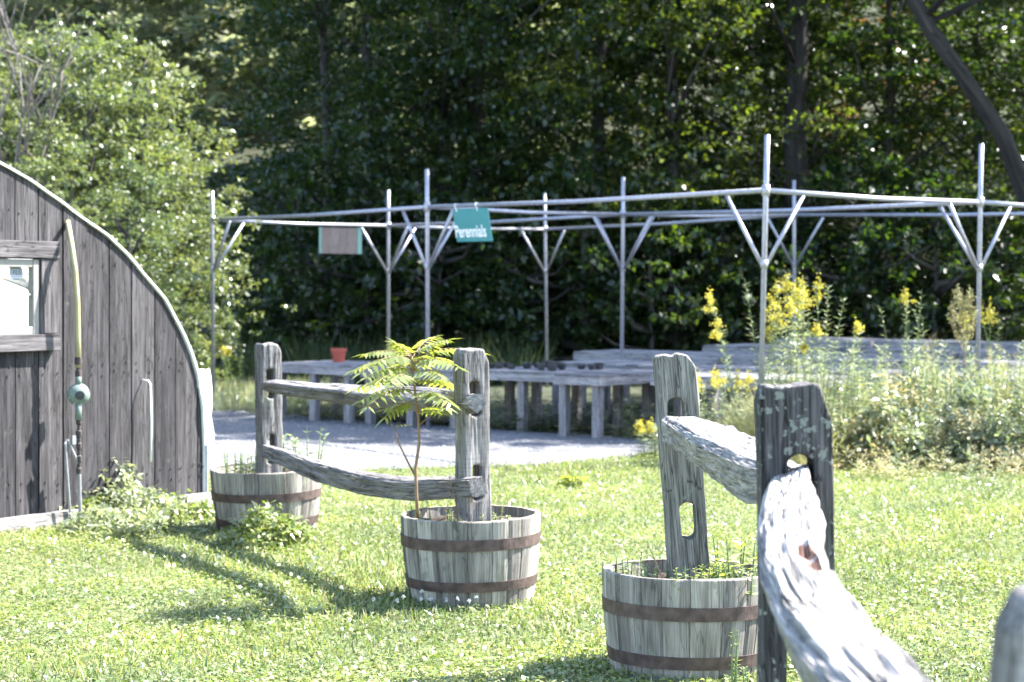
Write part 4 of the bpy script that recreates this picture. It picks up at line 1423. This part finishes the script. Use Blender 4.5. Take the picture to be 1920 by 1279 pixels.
# bank of mixed weeds (nobody could count it)
def weed_bank():
    rng = np.random.default_rng(41)
    n_ = 700
    x = rng.uniform(2.0, 6.3, n_); y = rng.uniform(17.6, 20.6, n_) + np.clip(x - 3.6, -1.6, 2) * .15
    k = (y > 17.55 + np.clip(3.0 - x, 0, 1) * 1.2 + .35 * patch_noise(x, y * .2, 2.4, 12))
    x, y = x[k], y[k]
    parts = []
    for i in range(len(x)):
        edge = np.clip((y[i] - 17.4) / 1.4, .3, 1)
        h = (.30 + .62 * edge * np.clip(.35 + (x[i] - 2.0) * .42, .35, 1)) * rng.uniform(.6, 1.15) * (1 + .35 * float(patch_noise(x[i:i + 1], y[i:i + 1], 3.0, 5)[0]))
        kind = rng.choice([0, 1, 2, 3], p=[.60, .18, .07, .15])
        V, Q, px_ = stem_plant_arrays(rng, h, .11 if kind != 1 else .16, int(50 + 40 * h), (rng.normal() * .15, rng.normal() * .15), .2 if kind != 1 else .05, .02, .45 if kind != 1 else 1.2)
        parts.append((V + np.array([x[i], y[i], 0]), Q, kind))
    for i in range(420):     # low ragged fringe running out into the lawn
        x_ = rng.uniform(1.7, 6.2); y_ = 17.75 + max(0, 3.0 - x_) * 1.1 - abs(rng.normal()) * .45
        h = rng.uniform(.06, .26)
        V, Q, px_ = stem_plant_arrays(rng, h, .09, 22, (rng.normal() * .5, rng.normal() * .5), .18, .02, .6)
        parts.append((V + np.array([x_, y_, 0]), Q, int(rng.choice([0, 1, 3]))))
    for i in range(130):
        mx_, my_ = rng.uniform(2.5, 6.2), rng.uniform(17.7, 19.6)
        if my_ < 17.7 + max(0, 3.0 - mx_): continue
        hh, r_ = rng.uniform(.4, 1.1) * (1 if mx_ > 3.2 else .7) * (.7 + .3 * min(1, (my_ - 17.6))), rng.uniform(.18, .42)
        kk = 26
        aa = rng.uniform(0, 6.28, kk); rr2 = r_ * np.sqrt(rng.random(kk))
        cen = np.stack([mx_ + np.cos(aa) * rr2, my_ + np.sin(aa) * rr2, hh * (1 - (rr2 / r_) ** 2 * .7) * rng.uniform(.3, 1, kk)], 1)
        V, Q = leaf_cloud(rng, cen, np.full(kk, .10), 16, rng.choice([.05, .07, .09]), rng.choice([.3, .45]), .8)
        parts.append((V, Q, int(rng.choice([0, 0, 0, 0, 1, 3]))))
    # feathery light clump left of the dark post
    for (cx_, cy_, hh, nn_) in ((P(1450, 700, 17.6)[0], 17.6, .78, 2600), (P(1405, 760, 17.9)[0], 17.9, .55, 1500), (P(1500, 740, 17.3)[0], 17.4, .62, 1500), (P(1640, 760, 17.9)[0], 18.0, .6, 600)):
        C = np.stack([cx_ + rng.normal(size=nn_) * .13, cy_ + rng.normal(size=nn_) * .13, rng.uniform(0, hh * .75, nn_)], 1)
        D = rand_dirs(nn_, rng, 1.2) + np.stack([(C[:, 0] - cx_) * 2.5, (C[:, 1] - cy_) * 2.5, np.zeros(nn_)], 1)
        L = rng.uniform(.08, .22, nn_) * hh / .7
        V, Q = kite(C, D, rand_dirs(nn_, rng), L, np.full(nn_, .007), .1)
        parts.append((V, Q, 3))
    V, Q, mi = join(parts)
    tag(np_mesh('weed_bank_undergrowth', V, Q, [M['leaf_weed'], M['leaf_dry'], M['leaf_bright'], M['plume_green']], mat_idx=mi), kind='stuff')
    # white asters scattered in it
    n_ = 150
    C = np.stack([rng.uniform(2.4, 6, n_), rng.uniform(17.6, 19.6, n_), rng.uniform(.4, 1.1, n_)], 1)
    Cc = np.repeat(C, 7, 0); D = rand_dirs(len(Cc), rng, .2)
    V, Q = kite(Cc, D, rand_dirs(len(Cc), rng, 1), np.full(len(Cc), .018), np.full(len(Cc), .010), .1)
    # weeds under the benches and the strip behind the drive
    parts = []
    for i in range(420):
        s, t = rng.uniform(-2.5, 5.6), rng.uniform(.15, 8.5)
        if rng.random() < .45: t = rng.uniform(.2, 1.2)
        c = bp_(s, t)
        h = rng.uniform(.12, .5)
        V, Q, px_ = stem_plant_arrays(rng, h, .10, 34, (rng.normal() * .3, rng.normal() * .3), .3, .02, .35)
        parts.append((V + np.array([c[0], c[1], 0]), Q, int(rng.random() < .45)))
    for i in range(700):   # lit grass left of the benches
        x_, y_ = rng.uniform(-9.5, -2.6), rng.uniform(25.2, 30.5)
        if y_ < 25.0 + (-3.2 - x_) * .22: continue
        nn_ = 26
        C = np.stack([x_ + rng.normal(size=nn_) * .08, y_ + rng.normal(size=nn_) * .08, np.zeros(nn_)], 1)
        D = rand_dirs(nn_, rng, 1.6); L = rng.uniform(.10, .3, nn_)
        V, Q = kite(C, D, rand_dirs(nn_, rng), L, np.full(nn_, .014), .1)
        parts.append((V, Q, 1 if rng.random() < .7 else 2))
    for i in range(110):   # tall grasses in the shade behind
        x_, y_ = rng.uniform(-4.5, 0.5), rng.uniform(31.5, 33.6)
        nn_ = 22
        C = np.stack([x_ + rng.normal(size=nn_) * .06, y_ + rng.normal(size=nn_) * .06, np.zeros(nn_)], 1)
        D = rand_dirs(nn_, rng, 1.8); L = rng.uniform(.4, 1.0, nn_)
        V, Q = kite(C, D, rand_dirs(nn_, rng), L, np.full(nn_, .018), .1)
        parts.append((V, Q, 0))
    V, Q, mi = join(parts)
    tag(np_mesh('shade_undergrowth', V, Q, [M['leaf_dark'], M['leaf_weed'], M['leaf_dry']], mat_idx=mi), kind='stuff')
weed_bank()

def bushy(name, label, cat, loc, seed, r, h, n_, leaf, mat='leaf_weed', group=None, W=.45):
    rng = np.random.default_rng(seed)
    root = empty(name, loc); tag(root, label, cat, group)
    k = max(10, int(n_ / 18))
    a = rng.uniform(0, 6.28, k); rr_ = r * np.sqrt(rng.random(k))
    cen = np.stack([np.cos(a) * rr_, np.sin(a) * rr_, h * (1 - (rr_ / r) ** 2 * .8) * rng.uniform(.45, 1, k)], 1)
    V, Q = leaf_cloud(rng, cen, np.full(k, .07), 18, leaf, W)
    for c in cen[::max(1, len(cen) // 6)]:
        st_ = MB(); st_.tube([(c[0] * .2, c[1] * .2, 0), (c[0] * .7, c[1] * .7, c[2] * .6), tuple(c)], [.004, .003, .002], 4)
        st_.build('stem', M['stem_green'], root)
    np_mesh('leaves', V, Q, M[mat], root)
    return root
GB = 'leafy weeds at the foot of the shed and barrels'
for i, (x, y, lab, r, h, nn_) in enumerate([
        (190, 968, 'tallest leafy weed against the shed boards under the gas pipe', .30, .46, 1900),
        (140, 978, 'low weed at the left of the shed weeds, over the sill', .20, .24, 700),
        (262, 978, 'spreading weed in the middle of the shed base', .32, .26, 1500),
        (330, 972, 'low weed at the right end of the shed base', .30, .17, 900),
        (222, 1000, 'weed sprawling onto the lawn in front of the shed', .34, .19, 1200),
        (500, 1026, 'leafy weed hiding the foot of the tilted barrel', .25, .27, 1500),
        (545, 1012, 'small weed at the right foot of the tilted barrel', .12, .14, 250)]):
    q = G(x, y)
    bushy('leafy_weed', lab, 'weed', (q[0], q[1], 0), 60 + i, r, h, nn_, .05, 'leaf_clover' if i % 2 else 'leaf_weed', GB)
q = P(1076, 905, 0.001 + G(1076, 915)[1]); q = G(1076, 915)
bushy('leafy_weed', 'isolated broad weed on the open lawn between the posts', 'weed', (q[0], q[1], 0), 70, .11, .10, 120, .09, 'leaf_bright', GB, .3)
# weeds growing in the barrels
GP = 'weeds sprouting in the barrels'
def barrel_weed(i, dx, dy, z, lab, seed, stems, h, leaf, nl, W=.35, mat='leaf_weed', spread=.12):
    place_plant('barrel_weed', lab, 'weed', GP, (BAR[i][0] + dx, BAR[i][1] + dy, z), seed, stems=stems, h=h, yellow=False, leaf=leaf, nl=nl, W=W, leafmat_=mat, spread=spread)
barrel_weed(0, -.14, -.05, .36, 'yellowish weed left of the post in the tilted barrel', 81, 12, .17, .05, 18, .4, 'leaf_weed', .2)
barrel_weed(0, .16, .02, .36, 'tall pale weed right of the post in the tilted barrel', 82, 6, .27, .10, 18, .4, 'leaf_weed', .2)
barrel_weed(0, .31, .0, .36, 'thin arching weed at the right rim of the tilted barrel', 83, 2, .32, .08, 14, .4, 'leaf_weed', .06)
barrel_weed(1, -.05, -.12, .40, 'reddish dry weed in front of the sapling post', 84, 22, .09, .03, 18, .3, 'leaf_dry', .26)
barrel_weed(1, .12, -.06, .40, 'small weed right of the sapling post', 85, 5, .06, .04, 8, .4, 'leaf_weed', .1)
barrel_weed(2, -.15, .0, .37, 'dry tangle left of the leaning post', 86, 22, .10, .05, 14, .3, 'leaf_weed', .26)
barrel_weed(2, .06, -.2, .37, 'bright weed at the foot of the leaning post', 87, 9, .12, .045, 16, .45, 'leaf_bright', .18)
barrel_weed(2, .19, .06, .37, 'long leaved green weed at the right of the nearest barrel', 88, 9, .20, .12, 10, .25, 'leaf_bright', .18)
barrel_weed(2, .24, -.12, .37, 'low weed at the right rim of the nearest barrel', 89, 12, .10, .045, 14, .4, 'leaf_weed', .16)
q = P(1355, 1279, 7.95)
place_plant('leafy_weed', 'small upright stem in front of the nearest barrel', 'weed', GB, (q[0], q[1], 0), 90, stems=2, h=.27, yellow=False, leaf=.035, nl=26, W=.4, leafmat_='leaf_bright', spread=.04)
q = P(1395, 1279, 7.85)
place_plant('leafy_weed', 'low pale weed at the right foot of the nearest barrel', 'weed', GB, (q[0], q[1], 0), 91, stems=7, h=.12, yellow=False, leaf=.04, nl=16, W=.4, leafmat_='leaf_weed', spread=.2)
# twigs in the barrels
def twig(i, label, pts, r=.004):
    m = MB(); m.tube(pts, [r, r * .8, r * .5][:len(pts)], 5)
    tag(m.build('dry_twig', M['stem']), label, 'twig', 'twigs stuck in the barrels')
b2 = BAR[1]
twig(1, 'bare reddish twig between the sapling and the post', [(b2[0] - .06, b2[1] - .18, .40), (b2[0] - .08, b2[1] - .18, .52), (b2[0] - .115, b2[1] - .18, .66)])
twig(1, 'short bare twig leaning on the front of the sapling post', [(b2[0] - .02, b2[1] - .24, .40), (b2[0] + .0, b2[1] - .24, .50), (b2[0] + .012, b2[1] - .24, .62)])
b3 = BAR[2]
twig(2, 'thin dark twig sticking up left of the leaning post', [(b3[0] - .10, b3[1] - .1, .37), (b3[0] - .14, b3[1] - .08, .46), (b3[0] - .175, b3[1] - .05, .54)])

make_grass()

# ------------------------------------------------------------------ trees
def crown_arrays(rng, H, R, z0, nclump, per, leaf, W=.62, shape='oval', cr=(.75, 1.35), flat=.34, up=.0):
    """boughs: flattened, drooping sprays of leaves set in whorls round the trunk"""
    t = (np.arange(nclump) + rng.random(nclump)) / nclump
    a = np.arange(nclump) * 2.4 + rng.uniform(-.5, .5, nclump)
    z = lerp(z0, H, t)
    prof = np.sin(np.pi * np.clip(.16 + .84 * t, 0, 1)) ** .6
    rad = R * prof * np.sqrt(rng.uniform(.15, 1, nclump))
    cen = np.stack([np.cos(a) * rad, np.sin(a) * rad, z], 1) + rng.normal(size=(nclump, 3)) * .12
    rr_ = rng.uniform(cr[0], cr[1], nclump) * (.65 + .35 * prof)
    # sub-sprays along each bough
    Cs, Rs = [], []
    k = max(4, per // 18)
    for c, r, aa in zip(cen, rr_, a):
        q = rng.normal(size=(k, 3)) * r * .5
        q[:, 2] *= flat
        out = np.array([math.cos(aa), math.sin(aa), 0])
        q[:, 2] -= (q @ out) * (.38 - up)
        Cs.append(c + q); Rs.append(np.full(k, r * .24) * rng.uniform(.7, 1.3, k))
    Cs = np.concatenate(Cs); Rs = np.concatenate(Rs)
    V, Q = leaf_cloud(rng, Cs, Rs, 18, leaf, W, .5)
    return V, Q, cen

def trunk_mb(rng, pts, r0, r1, limbs, cen, lr=.05):
    m = MB()
    pts = [Vector(p_) for p_ in pts]
    n_ = 14
    cum = [0]
    for a, b_ in zip(pts[:-1], pts[1:]): cum.append(cum[-1] + (b_ - a).length)
    def at(t):
        s = t * cum[-1]
        for i in range(len(pts) - 1):
            if s <= cum[i + 1] + 1e-6:
                return pts[i].lerp(pts[i + 1], (s - cum[i]) / max(1e-6, cum[i + 1] - cum[i]))
        return pts[-1]
    m.tube([at(i / n_) + Vector((rng.normal() * .02, rng.normal() * .02, 0)) * (1 if 0 < i < n_ else 0) for i in range(n_ + 1)],
           [lerp(r0, r1, (i / n_) ** .8) * (1.25 if i == 0 else 1) for i in range(n_ + 1)], 10)
    idx = rng.permutation(len(cen))[:limbs]
    for i in idx:
        c = Vector(cen[i])
        tb = min(.95, max(.15, (c.z - pts[0].z) / max(.1, (pts[-1].z - pts[0].z)) - .18))
        b_ = at(tb)
        md = b_.lerp(c, .5) + Vector((rng.normal() * .15, rng.normal() * .15, -.1))
        m.tube([b_, md, c], [lr * rng.uniform(.7, 1.2), lr * .6, lr * .2], 6)
    return m

PROTO = {}
def proto(key, seed, H, R, z0, nclump, per, leaf, mat, **kw):
    rng = np.random.default_rng(seed)
    V, Q, cen = crown_arrays(rng, H, R, z0, nclump, per, leaf, **kw)
    me = bpy.data.meshes.new('crown')
    o = np_mesh('crown', V, Q, M[mat]); me = o.data
    bpy.data.objects.remove(o)
    PROTO[key] = (me, cen, V, Q, H)
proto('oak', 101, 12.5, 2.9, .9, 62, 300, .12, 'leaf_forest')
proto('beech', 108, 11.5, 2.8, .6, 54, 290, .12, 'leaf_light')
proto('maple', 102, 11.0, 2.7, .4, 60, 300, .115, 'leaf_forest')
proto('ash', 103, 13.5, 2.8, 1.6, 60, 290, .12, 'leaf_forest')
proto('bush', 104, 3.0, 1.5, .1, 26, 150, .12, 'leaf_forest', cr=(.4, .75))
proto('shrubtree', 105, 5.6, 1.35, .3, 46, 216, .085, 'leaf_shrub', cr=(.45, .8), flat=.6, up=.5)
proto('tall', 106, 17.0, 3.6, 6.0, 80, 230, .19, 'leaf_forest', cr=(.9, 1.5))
proto('hill', 107, 10.0, 2.6, .6, 44, 100, .30, 'leaf_hill_hazy')

def tree(name, label, key, loc, rz, scale, trunk, r0=.16, r1=.04, limbs=14, group=None, bark='bark', cat='tree', mat=None):
    me, cen, V, Q, H = PROTO[key]
    rng = np.random.default_rng(abs(hash(label)) % 1000 if False else sum(map(ord, label)) % 997)
    root = empty(name, loc, rz); root.scale = scale if isinstance(scale, tuple) else (scale,) * 3
    tag(root, label, cat, group)
    cr = bpy.data.objects.new('crown', me); link(cr, root)
    trunk_mb(rng, trunk or [(0, 0, -.3), (.1, 0, H * .3), (-.05, .05, H * .6), (.05, 0, H * .92)], r0, r1, limbs, cen).build('trunk', M[bark], root, smooth=True)
    return root

GF = 'trees along the edge of the wood'
def at_px(x, d): return P(x, 530, d)[0], d
def zg(y): return float(hill_z(np.array(0.), np.array(float(y)))) if y > 36 else 0.0
def ft(x, d, key, label, rz, sc, trunk=None, **kw):
    X, Y = at_px(x, d)
    return tree('forest_tree', label, key, (X, Y, zg(Y) - .05), rz, sc, trunk, group=GF, **kw)
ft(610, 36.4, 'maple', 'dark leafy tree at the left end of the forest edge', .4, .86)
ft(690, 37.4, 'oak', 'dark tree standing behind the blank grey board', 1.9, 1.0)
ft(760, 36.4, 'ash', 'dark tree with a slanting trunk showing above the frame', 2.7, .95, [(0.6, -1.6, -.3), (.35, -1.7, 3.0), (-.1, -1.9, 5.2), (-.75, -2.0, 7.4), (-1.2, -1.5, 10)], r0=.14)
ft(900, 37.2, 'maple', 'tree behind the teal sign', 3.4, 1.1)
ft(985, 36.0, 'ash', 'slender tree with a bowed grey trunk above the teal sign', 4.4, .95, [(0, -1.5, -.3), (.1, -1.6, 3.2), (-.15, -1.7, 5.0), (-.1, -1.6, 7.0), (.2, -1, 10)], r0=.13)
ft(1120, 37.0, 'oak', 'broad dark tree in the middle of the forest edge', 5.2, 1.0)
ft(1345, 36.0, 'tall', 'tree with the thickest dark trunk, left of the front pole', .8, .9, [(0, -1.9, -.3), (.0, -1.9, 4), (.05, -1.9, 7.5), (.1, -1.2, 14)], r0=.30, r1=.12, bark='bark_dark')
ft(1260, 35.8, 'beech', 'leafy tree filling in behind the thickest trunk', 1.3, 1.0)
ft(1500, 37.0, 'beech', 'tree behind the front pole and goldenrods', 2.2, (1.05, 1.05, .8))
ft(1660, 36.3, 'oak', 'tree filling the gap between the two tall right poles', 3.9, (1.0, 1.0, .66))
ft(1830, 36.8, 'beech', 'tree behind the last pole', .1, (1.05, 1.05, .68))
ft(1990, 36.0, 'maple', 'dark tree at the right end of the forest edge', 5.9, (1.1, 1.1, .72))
GR = 'tall leaning trees overhanging from the right'
def lt(x, y, sc, rz, label, trunk, r0=.22):
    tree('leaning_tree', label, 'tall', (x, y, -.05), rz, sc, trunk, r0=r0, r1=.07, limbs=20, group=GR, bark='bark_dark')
lt(8.4, 27.8, (1.05, 1.0, .95), 0, 'tall tree leaning in at the upper right corner, nearest the benches', [(-.2, 0, -.3), (-1.0, -.3, 2.4), (-1.6, -.5, 3.9), (-2.75, -.7, 5.7), (-3.7, -.4, 7.8), (-3.9, 0, 11.5)], .15)
lt(12.0, 27.9, (1.05, 1.0, 1.0), 1.2, 'tall tree out beyond the right edge of the view', None)
lt(14.6, 31.0, (1.05, 1.05, 1.0), 2.9, 'tall tree behind the one beyond the right edge', None)

# understory bushes
GU = 'dark bushes under the forest edge'
ul = ['dark bush left of the first pole', 'dark bush behind the flowerpot', 'dark bush right of the flowerpot', 'dark bush behind the sapling leaves', 'dark bush under the teal sign',
      'dark bush behind the rear bench row, middle', 'dark bush left of the thickest trunk', 'dark bush right of the thickest trunk', 'dark bush behind the tall goldenrods', 'dark bush between the goldenrods', 'dark bush behind the dried plume', 'dark bush at the right edge']
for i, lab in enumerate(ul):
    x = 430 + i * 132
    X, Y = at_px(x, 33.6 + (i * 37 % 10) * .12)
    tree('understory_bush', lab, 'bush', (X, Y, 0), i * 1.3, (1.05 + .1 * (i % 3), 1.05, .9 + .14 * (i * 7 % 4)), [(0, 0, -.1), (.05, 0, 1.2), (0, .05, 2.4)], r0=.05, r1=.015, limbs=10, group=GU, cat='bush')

# sunlit shrub trees on the left, behind the shed
GS = 'sunlit shrubby trees behind the shed'
sl = [(272, 27.6, .84, 'tallest sunlit shrub, right of the bare tree'), (175, 26.6, .84, 'sunlit shrub rising over the shed roof edge'), (95, 27.2, .86, 'sunlit shrub behind the bare tree'), (0, 26.4, .80, 'sunlit shrub at the left edge of the view'),
      (335, 29.2, .66, 'lower shrub beside the first pole, half shaded'), (245, 24.9, .55, 'low sunlit shrub close behind the roof curve'), (90, 24.0, .62, 'low sunlit shrub behind the top of the roof'), (-110, 26.5, .95, 'sunlit shrub just beyond the left edge'),
      (225, 29.0, .90, 'slim sunlit tree at the back of the shrubs'), (140, 28.8, .92, 'airy sunlit tree behind the middle of the shrubs'), (50, 28.5, .9, 'airy sunlit tree behind the bare branches'), (315, 28.4, .62, 'rounded shrub just left of the first pole')]
for i, (x, d, sc, lab) in enumerate(sl):
    X, Y = at_px(x, d)
    tree('shrub_tree', lab, 'shrubtree', (X, Y, -.05), i * 1.1, (sc, sc, sc * 1.02), [(0, 0, -.2), (.1, 0, 2), (-.1, 0, 4.6)], r0=.06, r1=.015, limbs=14, group=GS)

# bare tree at the left
def bare_tree():
    rng = np.random.default_rng(77)
    X, Y = at_px(32, 24.2)
    root = empty('bare_tree', (X, Y, 0)); tag(root, 'leafless pale branched tree standing over the shed roof', 'tree')
    m = MB()
    def br(p_, d, L, r, lv):
        d = d / np.linalg.norm(d)
        pts = [p_]; cur = d.copy()
        for i in range(5):
            cur = cur + rng.normal(size=3) * .10 + np.array([0, 0, .05]); cur /= np.linalg.norm(cur)
            pts.append(pts[-1] + cur * L / 5)
        m.tube([tuple(q_) for q_ in pts], [r * (1 - .13 * i) for i in range(6)], 6)
        if lv > 0:
            for k2 in range(4):
                i = rng.integers(2, 6)
                dd = cur + rng.normal(size=3) * np.array([.55, .55, .3]) + np.array([0, 0, .25])
                br(pts[i], dd, L * rng.uniform(.5, .75), r * .5, lv - 1)
    br(np.array([0, 0, -.1]), np.array([.04, 0, 1.]), 2.6, .055, 0)
    for dx in (-.32, -.1, .16, .38):
        br(np.array([.05, 0, 2.3]), np.array([dx, rng.normal() * .2, 1.]), 2.0, .030, 2)
    m.build('branches', M['bark_pale'], root, smooth=True)
bare_tree()

# deep wood behind, and the wooded hillside beyond (read as masses)
def mass(name, spots, key, mats, mat_pick=None, keep=1.0, seed=3):
    rng = np.random.default_rng(seed)
    _, _, V, Q, H = PROTO[key]
    parts = []
    for i, (x, y, s, zs) in enumerate(spots):
        a = rng.uniform(0, 6.28); ca, sa = math.cos(a), math.sin(a)
        Vr = V.reshape(-1, 4, 3)
        if keep < 1: Vr = Vr[rng.random(len(Vr)) < keep]
        W_ = Vr.reshape(-1, 3)
        X_ = np.stack([(W_[:, 0] * ca - W_[:, 1] * sa) * s + x, (W_[:, 0] * sa + W_[:, 1] * ca) * s + y, W_[:, 2] * zs + zg(y) - .1], 1)
        parts.append((X_, np.arange(len(X_)).reshape(-1, 4), mat_pick(i) if mat_pick else 0))
    V, Q, mi = join(parts)
    return tag(np_mesh(name, V, Q, mats, mat_idx=mi), kind='stuff')
rng = np.random.default_rng(55)
spots = []
for r_, y in enumerate((40.6, 44.0, 47.5)):
    for x in np.arange(-2.2 + r_ * .6, 17, 3.4):
        spots.append((x + rng.normal() * .5, y + rng.normal() * .6, 1.25, 1.15))
mass('deep_woods', spots, 'maple', [M['leaf_forest'], M['leaf_light']], lambda i: 1 if i % 3 == 1 else 0, keep=.62)
spots = []
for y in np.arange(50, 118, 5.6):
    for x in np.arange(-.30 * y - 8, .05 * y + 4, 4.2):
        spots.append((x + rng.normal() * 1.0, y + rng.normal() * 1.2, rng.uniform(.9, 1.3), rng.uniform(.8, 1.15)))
mass('hillside_woods', spots, 'hill', [M['leaf_hill_hazy'], M['leaf_orange']], lambda i: 1 if i % 31 == 7 else 0, keep=1, seed=8)

# ------------------------------------------------------------------ light, sky, camera
w = bpy.data.worlds.new('World'); SC.world = w; w.use_nodes = True
nt = w.node_tree
sky = nd(nt, 'ShaderNodeTexSky'); sky.sky_type = 'NISHITA'; sky.sun_disc = False
EL = math.asin(SUN[2]); AZM = math.atan2(SUN[0], SUN[1])
sky.sun_elevation = EL; sky.sun_rotation = AZM
bg = nt.nodes['Background']; bg.inputs['Strength'].default_value = .105
nt.links.new(sky.outputs[0], bg.inputs['Color'])
sl_ = bpy.data.lights.new('sun', 'SUN'); sl_.energy = 4.3; sl_.angle = math.radians(.53); sl_.color = (1, .97, .92)
so = bpy.data.objects.new('sun', sl_); so.rotation_euler = Vector(tuple(-SUN)).to_track_quat('-Z', 'Y').to_euler(); so.location = (10, 5, 20)
COL.objects.link(so)

cam = bpy.data.cameras.new('camera'); cam.sensor_width = 36; cam.lens = FPX / 1920 * 36
cam.clip_start = .1; cam.clip_end = 2000
cam.dof.use_dof = True; cam.dof.focus_distance = 7.6; cam.dof.aperture_fstop = 4.8
co = bpy.data.objects.new('camera', cam); COL.objects.link(co)
co.location = (0, 0, EYE)
co.rotation_euler = (Matrix.Rotation(math.pi / 2 - PIT, 3, 'X') @ Matrix.Rotation(ROL, 3, 'Z')).to_euler()
SC.camera = co

SC.view_settings.view_transform = 'Standard'; SC.view_settings.look = 'None'
SC.view_settings.exposure = 2.95; SC.view_settings.gamma = 1
SC.render.engine = 'CYCLES'
SC.cycles.max_bounces = 7; SC.cycles.diffuse_bounces = 3; SC.cycles.glossy_bounces = 3; SC.cycles.transmission_bounces = 6
SC.cycles.transparent_max_bounces = 6
SC.cycles.sample_clamp_indirect = 6
SC.cycles.use_denoising = True
